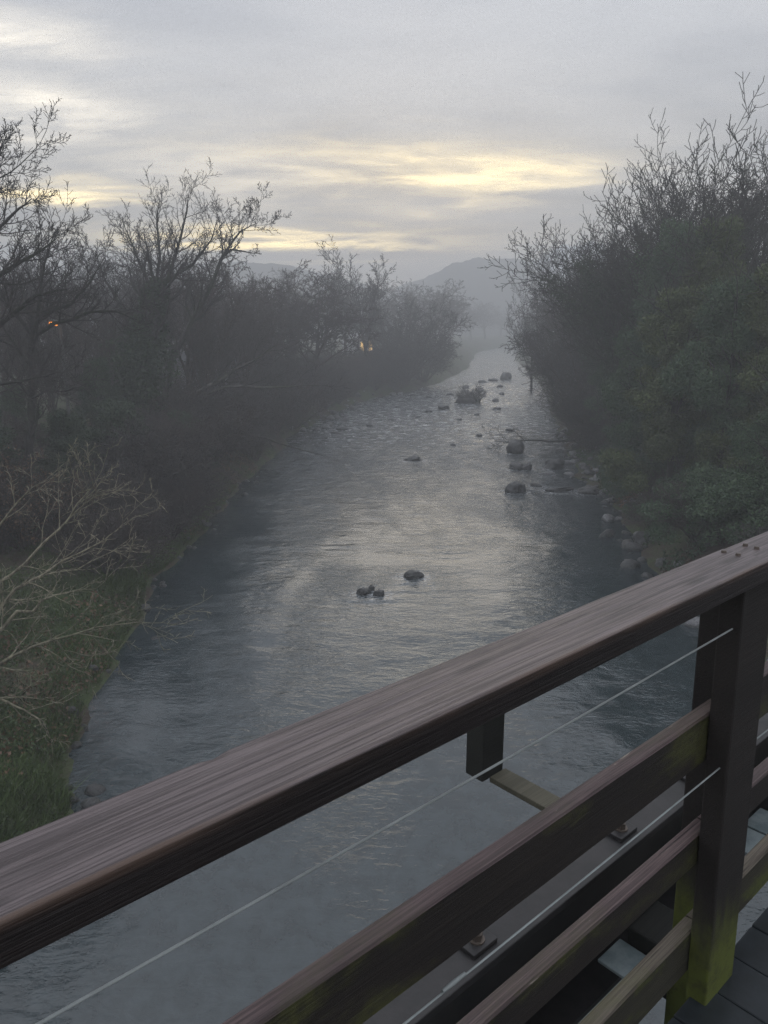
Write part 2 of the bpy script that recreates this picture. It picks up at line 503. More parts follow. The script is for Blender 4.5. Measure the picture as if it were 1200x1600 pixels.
fa = water.data.attributes.new('foam', 'FLOAT', 'POINT')
fa.data.foreach_set('value', np.clip(FO, 0, 1).astype(np.float32).ravel())
tag(water, 'grey rippled river running between the wooded banks', 'river', kind='structure')


def hill(name, pts, y0, depth, mat, label, seed):
    """a ridge: pts = [(x, crest z)], crest at y0, falling off both ways"""
    xs = np.linspace(pts[0][0], pts[-1][0], 320)
    P = np.array(pts)
    cz = np.interp(xs, P[:, 0], P[:, 1]) + 1.2 * vnoise(xs, xs * 0, 0.05, seed) + 0.6 * vnoise(xs, xs * 0, 0.16, seed + 1) + 0.6 * vnoise(xs, xs * 0, 0.55, seed + 5)
    ts = np.linspace(-1, 1, 25)
    V = np.zeros((25, 320, 3))
    for i, t in enumerate(ts):
        fall = (1 - abs(t)) ** 0.85
        V[i, :, 0] = xs
        V[i, :, 1] = y0 + t * depth + 6 * vnoise(xs, xs * 0 + t * 9, 0.03, seed + 2)
        V[i, :, 2] = -1.0 + (cz + 1.0) * fall + 1.2 * (1 - abs(t)) * vnoise(xs, xs * 0 + t * 40, 0.07, seed + 3)
    id2 = np.arange(25 * 320).reshape(25, 320)
    q = np.stack([id2[:-1, :-1], id2[:-1, 1:], id2[1:, 1:], id2[1:, :-1]], -1).reshape(-1, 4)
    o = link(name, mesh_np(name, V.reshape(-1, 3), q), mat)
    tag(o, label, 'hill', kind='structure')
    return o


def mat_hill(name, snow):
    m, g, p = principled(name)
    tc = g.n('ShaderNodeTexCoord').outputs['Object']
    n = g.noise(tc, 0.09, 6, 0.65)
    n2 = g.noise(tc, 0.5, 4, 0.6)
    col = g.mix(n2, (0.035, 0.035, 0.035), (0.07, 0.068, 0.06))
    if snow:
        sp = g.n('ShaderNodeSeparateXYZ'); g.put(sp.inputs[0], tc)
        f = g.math('ADD', g.math('MULTIPLY', sp.outputs[2], 0.02), g.math('MULTIPLY', n, 0.9))
        col = g.mix(g.smooth(f, 0.95, 1.2), col, (0.6, 0.62, 0.66))
    g.put(p.inputs['Base Color'], col)
    p.inputs['Roughness'].default_value = 1
    bump(g, p, n2, 0.5, 0.6)
    return m


hill('hill', [(-330, 5), (-250, 20), (-190, 34), (-150, 38), (-110, 37), (-70, 37), (-40, 33), (-15, 28), (20, 20), (70, 3)], 400, 60,
     mat_hill('hill_slope', False), 'low blue grey ridge on the horizon behind the left trees', 21)
hill('hill', [(-40, 3), (-10, 18), (14, 30), (36, 39), (51, 42.5), (83, 43), (108, 46), (150, 40), (220, 28), (320, 4)], 440, 55,
     mat_hill('hill_wooded', False), 'misty rounded hill beyond the river bend', 31)
hill('hill', [(50, 5), (70, 28), (85, 41), (95, 48), (100, 47), (110, 50), (130, 43), (170, 30), (230, 6)], 430, 40,
     mat_hill('hill_snow', True), 'faint snow dusted peak above the misty rounded hill', 41)

# ------------------------------------------------------------------ tree builder


def tube_mesh(name, tubes, mats, sides_fn):
    vs, fs = [], []
    for pts, rad in tubes:
        n = sides_fn(rad[0])
        base = len(vs)
        d = Vector(pts[-1]) - Vector(pts[0])
        a = d.orthogonal().normalized()
        m = len(pts)
        for i in range(m):
            t = Vector(pts[min(i + 1, m - 1)]) - Vector(pts[max(i - 1, 0)])
            if t.length < 1e-9: t = d
            t.normalize()
            a = (a - t * a.dot(t))
            if a.length < 1e-6: a = t.orthogonal()
            a.normalize()
            b = t.cross(a)
            p = pts[i]; r = rad[i]
            for k in range(n):
                th = TWO_PI * k / n
                c, s = math.cos(th) * r, math.sin(th) * r
                vs.append((p[0] + a.x * c + b.x * s, p[1] + a.y * c + b.y * s, p[2] + a.z * c + b.z * s))
        for i in range(m - 1):
            o = base + i * n
            for k in range(n):
                k2 = (k + 1) % n
                fs.append((o + k, o + k2, o + n + k2, o + n + k))
    return mesh_np(name, vs, fs, True, mats)


class Grower:
    def __init__(self, seed, spec):
        self.r = random.Random(seed)
        self.s = spec
        self.tubes = {0: [], 1: [], 2: [], 3: [], 4: [], 5: []}

    def rdir(self):
        r = self.r
        v = Vector((r.gauss(0, 1), r.gauss(0, 1), r.gauss(0, 1)))
        return v.normalized()

    def run(self, p, d, L, r0, lv):
        """grow one branch, record it, then its children"""
        s = self.s
        n = s['seg'][lv]
        step = L / n
        pts, rad, dirs = [tuple(p)], [r0], [d.copy()]
        p = Vector(p); d = d.normalized()
        end = s['end'][lv]
        for i in range(n):
            d = d + self.rdir() * s['wander'][lv] + Vector((0, 0, s['up'][lv]))
            d.normalize()
            p = p + d * step
            t = (i + 1) / n
            pts.append(tuple(p)); rad.append(max(r0 * (1 - t * (1 - end)), s['rmin']))
            dirs.append(d.copy())
        self.tubes[lv].append((pts, rad))
        self.children(pts, rad, dirs, L, lv)

    def limb(self, pts, rad, lv):
        """a limb laid out by hand, then its children"""
        P = []
        Q = []
        for i in range(len(pts) - 1):
            a, b = Vector(pts[i]), Vector(pts[i + 1])
            for k in range(3):
                t = k / 3
                q = a.lerp(b, t)
                if k: q += self.rdir() * (b - a).length * 0.03
                P.append(tuple(q)); Q.append(rad[i] + (rad[i + 1] - rad[i]) * t)
        P.append(tuple(pts[-1])); Q.append(rad[-1])
        dirs = [(Vector(P[min(i + 1, len(P) - 1)]) - Vector(P[max(i - 1, 0)])).normalized() for i in range(len(P))]
        L = sum((Vector(P[i + 1]) - Vector(P[i])).length for i in range(len(P) - 1))
        self.tubes[lv].append((P, Q))
        self.children(P, Q, dirs, L, lv)

    def children(self, pts, rad, dirs, L, lv):
        s = self.s
        if lv + 1 >= s['levels']: return
        c = s['kids'][lv]
        n = c if isinstance(c, int) else self.r.randint(*c)
        if isinstance(s.get('per_m', {}).get(lv), (int, float)): n = max(1, int(L * s['per_m'][lv]))
        t0 = s['from'][lv]
        m = len(pts) - 1
        az = self.r.random() * TWO_PI
        for k in range(n):
            t = t0 + (1 - t0) * (k + self.r.random()) / n
            f = t * m
            i = min(int(f), m - 1); u = f - i
            p = Vector(pts[i]).lerp(Vector(pts[i + 1]), u)
            d = dirs[min(i + 1, m)]
            az += 2.4 + self.r.uniform(-0.5, 0.5)
            a = d.orthogonal().normalized(); b = d.cross(a)
            ang = R(s['angle'][lv]) * self.r.uniform(0.7, 1.3)
            nd = d * math.cos(ang) + (a * math.cos(az) + b * math.sin(az)) * math.sin(ang)
            nl = L * s['len'][lv] * self.r.uniform(0.65, 1.25) * (1 - s['lentaper'][lv] * (t - t0) / max(1e-3, 1 - t0))
            if s.get('maxlen', {}).get(lv + 1): nl = min(nl, s['maxlen'][lv + 1] * self.r.uniform(0.7, 1.2))
            rr = (rad[i] + (rad[i + 1] - rad[i]) * u) * s['rk'][lv]
            self.run(p, nd, nl, max(rr, s['rmin']), lv + 1)


def base_spec(**kw):
    s = dict(levels=5, seg=[7, 8, 6, 4, 2], end=[0.5, 0.15, 0.25, 0.4, 0.6], wander=[0.07, 0.15, 0.22, 0.28, 0.3],
             up=[0.03, 0.07, 0.07, 0.07, 0.06], kids=[9, 11, 8, 5], angle=[38, 46, 45, 42], len=[1.05, 0.40, 0.42, 0.42],
             lentaper=[0.1, 0.30, 0.3, 0.3], rk=[0.55, 0.5, 0.55, 0.65], rmin=0.010)
    s['from'] = [0.45, 0.12, 0.12, 0.1]
    s.update(kw)
    return s


SPECS = {
    'spreading': base_spec(),
    'upright': base_spec(kids=[9, 11, 8, 5], angle=[24, 38, 40, 40], len=[1.15, 0.36, 0.42, 0.42], up=[0.03, 0.10, 0.12, 0.10, 0.1]),
    'alder': base_spec(kids=[12, 12, 8, 5], angle=[44, 50, 46, 44], len=[1.0, 0.38, 0.40, 0.42], up=[0.03, 0.05, 0.02, 0.02, 0.03],
                       wander=[0.06, 0.18, 0.26, 0.3, 0.35]),
    'ash': base_spec(kids=[11, 15, 8, 4], angle=[42, 50, 48, 46], len=[0.82, 0.42, 0.42, 0.40], lentaper=[0.05, 0.05, 0.15, 0.2], up=[0.03, 0.08, 0.10, 0.14, 0.18],
                     wander=[0.07, 0.16, 0.15, 0.17, 0.18], rmin=0.012),
}


def tree_meshes(key, kind, seed, H, r0, bark, twig, rmin=None, lean=(0, 0)):
    sp = dict(SPECS[kind])
    if rmin: sp['rmin'] = rmin
    g = Grower(seed, sp)
    g.run(Vector((0, 0, -0.3)), Vector((lean[0], lean[1], 1)), H * 0.42, r0, 0)
    side = lambda r: 8 if r > 0.12 else (5 if r > 0.04 else 3)
    trunk = tube_mesh(key + '_trunk', g.tubes[0] + g.tubes[1], [bark], side)
    crown = tube_mesh(key + '_crown', g.tubes[2] + g.tubes[3] + g.tubes[4], [twig], side)
    ztop = max(p[2] for lv in g.tubes.values() for pts, _ in lv for p in pts)
    return dict(trunk=trunk, crown=crown, H=ztop, g=g)


def shrub_meshes(key, seed, H, stems, spread, bark, twig, rmin=0.008, dense=(7, 6, 5), droop=0.02):
    """many stems from one root, fine twigs, rounded outline"""
    sp = base_spec(levels=4, seg=[7, 5, 4, 2], kids=list(dense), angle=[38, 42, 45], len=[0.45, 0.48, 0.5], lentaper=[0.45, 0.4, 0.3],
                   rk=[0.5, 0.55, 0.6], rmin=rmin, up=[0.04, droop, droop, 0.02], wander=[0.16, 0.24, 0.3, 0.35], end=[0.2, 0.3, 0.4, 0.5])
    sp['from'] = [0.2, 0.15, 0.1]
    g = Grower(seed, sp)
    for k in range(stems):
        az = k * 2.399
        q = math.sqrt((k + 0.5) / stems)
        tilt = spread * q
        d = Vector((math.cos(az) * tilt, math.sin(az) * tilt, 1)).normalized()
        L = H * (1.0 - 0.18 * q) * g.r.uniform(0.8, 1.1)
        g.run(Vector((math.cos(az) * 0.35 * q, math.sin(az) * 0.35 * q, -0.2)), d, L, 0.035 + 0.012 * H * 0.5, 0)
    side = lambda r: 5 if r > 0.04 else 3
    trunk = tube_mesh(key + '_stems', g.tubes[0], [bark], side)
    crown = tube_mesh(key + '_twigs', g.tubes[1] + g.tubes[2] + g.tubes[3], [twig], side)
    ztop = max(p[2] for lv in g.tubes.values() for pts, _ in lv for p in pts)
    return dict(trunk=trunk, crown=crown, H=ztop, g=g)


def leaf_cloud(name, centers, rng, size, mat, flat=0.0):
    """one small folded quad per leaf"""
    c = np.asarray(centers, float)
    n = len(c)
    a = rng.normal(size=(n, 3)); a /= np.linalg.norm(a, axis=1)[:, None]
    b = rng.normal(size=(n, 3))
    b[:, 2] += flat * 0
    b -= a * (a * b).sum(1)[:, None]; b /= np.linalg.norm(b, axis=1)[:, None]
    s = (size * rng.uniform(0.45, 1.6, n))[:, None]
    v = np.empty((n, 4, 3))
    v[:, 0] = c - a * s * 0.55
    v[:, 1] = c + b * s * 0.38
    v[:, 2] = c + a * s * 0.6
    v[:, 3] = c - b * s * 0.38
    f = np.arange(n * 4).reshape(n, 4)
    return mesh_np(name, v.reshape(-1, 3), f, False, [mat])


def along(tubes, rng, n, rad_fn, zmax=1e9, zmin=-1e9):
    """n points scattered round the given tubes, clumped"""
    segs = []
    for pts, rad in tubes:
        for i in range(len(pts) - 1):
            a, b = np.array(pts[i]), np.array(pts[i + 1])
            if zmin < a[2] < zmax: segs.append((a, b))
    L = np.array([np.linalg.norm(b - a) for a, b in segs]); w = L / L.sum()
    k = rng.choice(len(segs), n, p=w)
    A = np.array([s[0] for s in segs])[k]; B = np.array([s[1] for s in segs])[k]
    P = A + (B - A) * rng.random((n, 1))
    off = rng.normal(size=(n, 3)); off /= np.linalg.norm(off, axis=1)[:, None]
    rr = np.array([rad_fn(z) for z in P[:, 2]])
    clump = 0.75 + 0.45 * vnoise(P[:, 0] + P[:, 2] * 0.7, P[:, 1] - P[:, 2] * 0.4, 1.3, 5)
    return P + off * (rr * clump * rng.random(n) ** 0.45)[:, None]


def crown_points(rng, n, lobes, shell=0.55):
    """leaf positions in a crown made of many uneven clumps; lobes = (centre, radius)"""
    C = np.array([l[0] for l in lobes], float); Rr = np.array([l[1] for l in lobes], float)
    w = Rr ** 2.2; w /= w.sum()
    k = rng.choice(len(lobes), n, p=w)
    off = rng.normal(size=(n, 3)); off /= np.linalg.norm(off, axis=1)[:, None]
    d = Rr[k] * (shell + (1 - shell) * rng.random(n)) * (0.8 + 0.4 * rng.random(n))
    return C[k] + off * d[:, None] * np.array([1, 1, 0.8])


def put_tree(proto, name, x, y, scale, rz, label, group=None, z=None, sxy=None, cat='tree', tilt=(0, 0), extra=()):
    z0 = hgt(x, y) if z is None else z
    root = empty(name, (x, y, z0), rz)
    root.rotation_euler = (tilt[0], tilt[1], rz)
    s = scale if sxy is None else sxy
    root.scale = (s, s, scale)
    link('trunk' if cat == 'tree' else 'stem', proto['trunk'], parent=root)
    link('crown', proto['crown'], parent=root)
    if 'ivy' in proto: link('ivy' if cat == 'tree' else 'leaves', proto['ivy'], parent=root)
    tag(root, label, cat, group)
    return root


# ------------------------------------------------------------------ tree prototypes
P = {}
P['spread_a'] = tree_meshes('spread_a', 'spreading', 3, 13, 0.20, BARK, TWIG, rmin=0.012)
P['spread_b'] = tree_meshes('spread_b', 'spreading', 8, 13, 0.19, BARK, TWIG, rmin=0.014)
P['up_a'] = tree_meshes('up_a', 'upright', 12, 15, 0.19, BARK, TWIG, rmin=0.014)
P['up_b'] = tree_meshes('up_b', 'upright', 19, 15, 0.19, BARK_BROWN, TWIG_RED, rmin=0.014)
P['alder_a'] = tree_meshes('alder_a', 'alder', 23, 12, 0.17, BARK_BROWN, TWIG_RED, rmin=0.014)
P['alder_b'] = tree_meshes('alder_b', 'alder', 29, 12, 0.17, BARK_BROWN, TWIG_RED, rmin=0.016)
P['ash_a'] = tree_meshes('ash_a', 'ash', 31, 15, 0.24, BARK_DARK, BARK_DARK)
P['ash_b'] = tree_meshes('ash_b', 'ash', 37, 15, 0.24, BARK_DARK, BARK_DARK)
P['shrub_a'] = shrub_meshes('shrub_a', 41, 5.0, 20, 0.75, BARK_BROWN, TWIG, rmin=0.011, dense=(9, 7, 5))
P['shrub_b'] = shrub_meshes('shrub_b', 43, 5.0, 20, 0.95, BARK, TWIG_RED, rmin=0.011, dense=(9, 7, 5))
P['willow'] = shrub_meshes('willow', 47, 8.0, 22, 0.95, BARK_BROWN, TWIG, rmin=0.016, dense=(10, 7, 5), droop=-0.03)


def ivied(src, seed, n, size, rad, zmax, mat):
    d = dict(P[src])
    rng = np.random.default_rng(seed)
    g = d['g']
    pts = along(g.tubes[0], rng, int(n * 0.4), rad, zmax)
    pts2 = along(g.tubes[1], rng, int(n * 0.6), lambda z: rad(z) * 0.75, zmax)
    d['ivy'] = leaf_cloud(src + '_ivy%d' % seed, np.concatenate([pts, pts2]), rng, size, mat)
    return d


P['ivy_ash_a'] = ivied('ash_a', 1, 50000, 0.085, lambda z: 1.5 - 0.06 * z, 11.5, IVY)
P['ivy_ash_b'] = ivied('ash_b', 2, 50000, 0.085, lambda z: 1.7 - 0.08 * z, 12.0, EVERGREEN)
P['ivy_up'] = ivied('up_a', 3, 22000, 0.11, lambda z: 1.1 - 0.05 * z, 10, IVY)


def evergreen(key, seed, H, W_, n, size, mat):
    rng = np.random.default_rng(seed)
    lobes = []
    for k in range(70):
        t = rng.random() ** 0.8
        z = 0.4 + t * (H - 0.8)
        prof = W_ * (0.55 + 0.6 * math.sin(math.pi * min(1, 0.25 + 0.72 * t))) * (1 - 0.55 * t ** 2)
        az = rng.random() * TWO_PI
        q = prof * math.sqrt(rng.random())
        lobes.append(((math.cos(az) * q, math.sin(az) * q, z), rng.uniform(0.4, 0.95) * W_ * 0.36))
    pts = crown_points(rng, n, lobes)
    g = Grower(seed, base_spec(levels=3, kids=[14, 5], rmin=0.012, seg=[8, 5, 4], len=[0.3, 0.45], angle=[55, 45]))
    g.run(Vector((0, 0, -0.3)), Vector((0, 0, 1)), H * 0.92, 0.14, 0)
    trunk = tube_mesh(key + '_trunk', g.tubes[0] + g.tubes[1] + g.tubes[2], [BARK_DARK], lambda r: 6 if r > 0.05 else 3)
    return dict(trunk=trunk, crown=leaf_cloud(key + '_crown', pts, rng, size, mat), H=H)


P['green_a'] = evergreen('green_a', 5, 8.0, 2.2, 72000, 0.066, EVERGREEN)
P['green_b'] = evergreen('green_b', 6, 8.0, 2.0, 72000, 0.066, YELLOWGREEN)
P['holly'] = evergreen('holly', 7, 6.0, 2.0, 36000, 0.08, IVY)
P['bush'] = evergreen('bush', 9, 3.0, 1.6, 28000, 0.055, EVERGREEN)



def sparse_leafy(src, seed, n, size, mat):
    d = dict(P[src]); rng = np.random.default_rng(seed)
    g = d['g']
    pts = along(g.tubes[1] + g.tubes[2], rng, n, lambda z: 0.22)
    d['ivy'] = leaf_cloud(src + '_leaves', pts, rng, size, mat)
    return d


P['beech'] = sparse_leafy('shrub_a', 91, 7000, 0.085, LITTER)
rnd = random.Random(5)


def plant(top, proto, name, label, group=None, sxy=1.0, rz=None, cat='tree', tilt=(0, 0)):
    """top = crown tip; the tree stands on the ground below it"""
    x, y, z = top
    z0 = hgt(x, y)
    s = (z - z0) / P[proto]['H']
    return put_tree(P[proto], name, x, y, s, rnd.random() * TWO_PI if rz is None else rz, label, group, z0, s * sxy, cat, tilt)


def custom_tree(name, base, limbs, spec, bark, twig, label, group=None, ivy=None, cat='tree', near_lv=1):
    g = Grower(hash(name) % 1000 if False else len(label) * 7 + int(base[1] * 3), spec)
    b = Vector(base)
    for pts, rad, lv in limbs:
        g.limb([Vector(p) - b for p in pts], rad, lv)
    side = lambda r: 8 if r > 0.10 else (5 if r > 0.03 else 3)
    root = empty(name, base)
    thick = [t for lv in range(near_lv + 1) for t in g.tubes[lv]]
    thin = [t for lv in range(near_lv + 1, 6) for t in g.tubes[lv]]
    link('trunk' if cat == 'tree' else 'stem', tube_mesh(name + '_trunk', thick, [bark], side), parent=root)
    link('crown', tube_mesh(name + '_crown', thin, [twig], side), parent=root)
    if ivy:
        rng = np.random.default_rng(77)
        n, size, rf, zmin, zmax, mat = ivy
        link('ivy', leaf_cloud(name + '_ivy', along(g.tubes[0], rng, n, rf, zmax, zmin), rng, size, mat), parent=root)
    tag(root, label, cat, group)
    return root


def ground_at(p):
    return (p[0], p[1], hgt(p[0], p[1]))


# ---- left bank, trees that stand out
near_spec = base_spec(levels=5, kids=[8, 8, 7, 5], angle=[46, 44, 45, 42], len=[0.4, 0.42, 0.42, 0.42], rmin=0.008,
                      per_m={0: 1.3, 1: 3.4}, maxlen={1: 3.6, 2: 2.2, 3: 1.1, 4: 0.6}, up=[0.05, 0.10, 0.10, 0.10, 0.08])
near_spec['from'] = [0.35, 0.15, 0.12, 0.1]
lv1 = 1
b = ground_at((-13.53, 24, 4.71))
custom_tree('bare_tree', b,
            [([b, (-13.11, 24, 7.47), (-12.77, 24, 9.71), (-12.51, 24, 11.16), (-12.24, 24, 12.38)], [0.30, 0.25, 0.2, 0.12, 0.04], 0),
             ([(-13.07, 24, 7.47), (-11.58, 24, 8.47), (-11.06, 24, 8.85), (-10.43, 24, 9.31), (-9.46, 24, 9.49)], [0.12, 0.085, 0.07, 0.055, 0.02], 1),
             ([(-12.67, 24, 9.9), (-11.67, 24, 10.98), (-10.84, 24, 11.6), (-10.24, 24, 12.03)], [0.09, 0.06, 0.04, 0.012], 1),
             ([(-12.52, 24, 10.8), (-12.06, 24.5, 12.11), (-11.52, 24.5, 12.99), (-11.1, 24.5, 13.68)], [0.08, 0.05, 0.03, 0.01], 1),
             ([(-12.83, 24, 8.98), (-11.18, 23.5, 9.87), (-10.19, 23.5, 10.4), (-9.5, 23.5, 10.84)], [0.11, 0.07, 0.045, 0.015], 1),
             ([(-13.27, 24, 5.91), (-11.3, 23, 6.77), (-10.44, 23, 6.92), (-9.57, 23, 7.11)], [0.09, 0.05, 0.035, 0.012], 1)],
            near_spec, BARK_DARK, TWIG, 'large bare tree reaching in from the left edge of the picture')

b = ground_at((-13.26, 28, 1.67))
custom_tree('bare_tree', b,
            [([b, (-12.96, 28, 4.08), (-12.61, 28, 6.4), (-12.42, 28, 8.14)], [0.17, 0.15, 0.13, 0.12], 0),
             ([(-12.42, 28, 8.14), (-12.23, 28, 8.51), (-11.73, 28, 8.93), (-10.93, 28, 9.16), (-10.24, 28, 9.87), (-9.6, 28, 10.76)], [0.11, 0.09, 0.07, 0.05, 0.03, 0.01], 1),
             ([(-12.41, 28, 8.05), (-11.6, 28, 8.51), (-10.91, 28, 8.64), (-10.28, 28, 8.9), (-9.42, 28, 8.93), (-8.66, 28, 8.62)], [0.09, 0.075, 0.06, 0.05, 0.035, 0.01], 1),
             ([(-12.45, 28, 8.09), (-12.58, 28, 8.36), (-12.97, 28, 8.9), (-13.3, 28, 9.38), (-13.52, 28, 10.34)], [0.09, 0.08, 0.06, 0.04, 0.01], 1),
             ([(-12.47, 28, 7.74), (-12.14, 28.3, 9.5), (-11.93, 28.5, 10.59), (-11.42, 28.5, 11.65)], [0.08, 0.06, 0.04, 0.012], 1),
             ([(-12.72, 28, 5.83), (-12, 27.7, 6.19), (-11.29, 27.5, 6.16), (-10.4, 27.3, 6.45)], [0.05, 0.04, 0.03, 0.01], 1)],
            near_spec, BARK_DARK, TWIG, 'slim dark tree forking low, on the left bank before the amber lamp')

b = ground_at((-13.39, 40, 0.14))
custom_tree('ivy_clad_tree', b,
            [([b, (-12.81, 40, 4.19), (-12.29, 40, 6.78), (-11.68, 40, 8.98), (-11.26, 40, 10.28)], [0.34, 0.30, 0.26, 0.22, 0.18], 0),
             ([(-11.26, 40, 10.28), (-10.73, 40, 10.67), (-10.17, 40, 12.03), (-9.59, 40, 13.81), (-9.4, 40, 14.8)], [0.12, 0.10, 0.07, 0.04, 0.010], 1),
             ([(-11.27, 40, 10.22), (-9.49, 40, 11.28), (-8.48, 40, 12.48), (-8.05, 40, 13.52)], [0.10, 0.07, 0.04, 0.010], 1),
             ([(-11.5, 40, 9.6), (-11.97, 40, 11.13), (-12.33, 40, 12.18), (-12.79, 40, 13.52)], [0.10, 0.07, 0.045, 0.010], 1),
             ([(-11.34, 40, 10.06), (-11.04, 40, 11.73), (-11.09, 40, 13.22), (-10.86, 40, 14.39)], [0.10, 0.07, 0.045, 0.010], 1),
             ([(-11.91, 40, 8.36), (-13.13, 40, 9.29), (-13.82, 40, 10.52), (-14.18, 40, 11.88)], [0.11, 0.08, 0.05, 0.015], 1)],
            near_spec, BARK_DARK, TWIG, 'bare tree with its trunk wrapped in dark ivy on the left bank',
            ivy=(26000, 0.12, lambda z: 1.9 if z < 6.5 else 1.2, 1.0, 12.5, IVY))

lean_spec = dict(near_spec, maxlen={1: 1.9, 2: 1.1, 3: 0.6, 4: 0.4}, per_m={0: 1.6, 1: 3.0})
b = ground_at((-12.04, 43, 3.15))
custom_tree('leaning_tree', b,
            [([b, (-11.6, 43, 6.65), (-10.67, 43, 8.11), (-9.65, 43, 9.72), (-8.65, 43, 11.81), (-7.57, 43, 13.19), (-6.65, 43, 13.61)], [0.19, 0.17, 0.14, 0.11, 0.08, 0.045, 0.012], 0),
             ([(-8.65, 43, 11.81), (-8.12, 43, 12.3), (-6.47, 43, 12.1)], [0.07, 0.05, 0.012], 1),
             ([(-10.37, 43, 8.62), (-10.65, 43, 9.69), (-10.23, 43, 11)], [0.07, 0.05, 0.012], 1)],
            lean_spec, BARK_DARK, TWIG, 'leaning bare tree whose tip bends right across the yellow sky strip')

bough_spec = base_spec(levels=5, kids=[8, 7, 5, 3], angle=[40, 42, 45, 42], len=[0.3, 0.4, 0.42, 0.42], rmin=0.008, per_m={0: 1.0, 1: 1.5},
                       maxlen={1: 3.0, 2: 1.8, 3: 1.0, 4: 0.6}, up=[0, 0.03, 0.03, 0.02, 0.0])
bough_spec['from'] = [0.3, 0.3, 0.12, 0.1]
b = ground_at((-13.24, 41, 1.34))
custom_tree('overhanging_tree', b,
            [([b, (-12.78, 41, 2.89), (-12.36, 41.5, 3.61)], [0.30, 0.26, 0.20], 0),
             ([(-12.36, 41.5, 3.61), (-10.39, 42, 4.73), (-9.22, 43, 5.34), (-8.49, 43.5, 5.86), (-7.34, 44, 6.47), (-6.06, 44, 7.31)], [0.17, 0.14, 0.12, 0.09, 0.06, 0.015], 1),
             ([(-10.4, 42, 4.52), (-8.78, 43, 5.09), (-6.1, 44, 5.01), (-3.76, 45, 5.01)], [0.11, 0.08, 0.05, 0.012], 1),
             ([(-10.69, 42, 4.35), (-9.33, 42.5, 3.21), (-8.07, 43, 2.72), (-6.02, 44, 1.82), (-2.71, 45.5, 0.59)], [0.10, 0.085, 0.07, 0.05, 0.012], 1),
             ([(-12.42, 41, 3.13), (-10.28, 41.5, 2.72), (-8.37, 42, 2.19), (-6.81, 42.5, 1.86)], [0.10, 0.075, 0.055, 0.015], 1)],
            bough_spec, BARK, TWIG, 'low alder with long boughs hanging out over the water on the left')

# ---- pale branches over the near left bank
pale_spec = base_spec(levels=4, kids=[7, 5, 4], angle=[38, 40, 42], len=[0.35, 0.45, 0.45], rmin=0.006, per_m={0: 2.6, 1: 3.0},
                      maxlen={1: 1.5, 2: 0.8, 3: 0.4}, up=[0, 0.02, 0.02, 0.02], wander=[0.1, 0.2, 0.26, 0.3])
pale_spec['from'] = [0.15, 0.12, 0.1]
b = ground_at((-8.96, 15, 0.79))
custom_tree('bare_shrub', b,
            [([b, (-8.49, 15, 1.31), (-8.05, 15, 1.57), (-7.44, 15.2, 1.86), (-7.04, 15.3, 1.97), (-6.17, 15.5, 2.18), (-5.34, 15.8, 2.18), (-4.59, 16, 2.04)], [0.0510, 0.0457, 0.0405, 0.0345, 0.0285, 0.0203, 0.0120, 0.0037], 0),
             ([(-7.04, 15.3, 1.97), (-7.06, 15.2, 2.28), (-7.07, 15.1, 2.42)], [0.0180, 0.0135, 0.0053], 1),
             ([(-6.99, 15.3, 2.02), (-6.82, 15.3, 1.73), (-6.36, 15.5, 1.52), (-6.05, 15.6, 1.52)], [0.0180, 0.0120, 0.0090, 0.0037], 1),
             ([(-6.2, 15.4, 2.15), (-6.05, 15.6, 2.36), (-5.56, 15.8, 2.48), (-5.31, 15.9, 2.76)], [0.0173, 0.0135, 0.0090, 0.0037], 1),
             ([(-6.21, 15.4, 2), (-5.78, 15.4, 1.46), (-5.61, 15.4, 1.04)], [0.0120, 0.0090, 0.0037], 1),
             ([b, (-7.97, 14, 1.37), (-7.61, 14, 1.28), (-7.16, 14, 1.04), (-6.81, 14, 0.79), (-6.6, 14, 0.15)], [0.0405, 0.0345, 0.0285, 0.0203, 0.0142, 0.0053], 0)],
            pale_spec, BARK_PALE, BARK_PALE, 'pale bare branches reaching over the grass on the near left bank', cat='shrub', near_lv=0)
b = ground_at((-9.81, 17, 1.25))
custom_tree('bare_shrub', b,
            [([b, (-9.36, 17, 1.25), (-9.03, 17, 1.49), (-8.57, 17, 1.97), (-8.19, 17, 1.97), (-7.94, 17, 2.26), (-7.48, 17, 2.41), (-6.8, 17.3, 2.42)], [0.0607, 0.0555, 0.0510, 0.0428, 0.0323, 0.0255, 0.0165, 0.0053], 0),
             ([b, (-9.23, 17.5, 1.86), (-8.79, 17.5, 2.35), (-8.14, 17.5, 2.67), (-7.66, 17.7, 3), (-6.78, 18, 3.4), (-6.29, 18, 3.76)], [0.0510, 0.0457, 0.0405, 0.0323, 0.0263, 0.0165, 0.0053], 0),
             ([(-8.06, 17.5, 2.7), (-7.33, 17.6, 2.79), (-6.53, 17.8, 3.18), (-6.11, 18, 3.48)], [0.0203, 0.0165, 0.0112, 0.0037], 1),
             ([(-10.1, 18, 1.84), (-8.73, 18, 2.83), (-7.83, 18, 3.68), (-7.61, 18.2, 3.95), (-7.39, 18.2, 4.3), (-7.06, 18.4, 4.65), (-7.12, 18.4, 5.05)], [0.0457, 0.0353, 0.0270, 0.0225, 0.0173, 0.0105, 0.0037], 0),
             ([(-7.61, 18.2, 3.95), (-7.02, 18.4, 4.42), (-6.41, 18.7, 4.5), (-5.8, 19, 4.3)], [0.0142, 0.0112, 0.0083, 0.0037], 1),
             ([(-10.7, 19, 2.51), (-9.47, 19, 3.87), (-8.84, 19, 4.5), (-8.25, 19, 4.77)], [0.0353, 0.0255, 0.0150, 0.0053], 0)],
            pale_spec, BARK_PALE, BARK_PALE, 'tangled olive brown shrub behind the pale branches on the left bank', cat='shrub', near_lv=0)

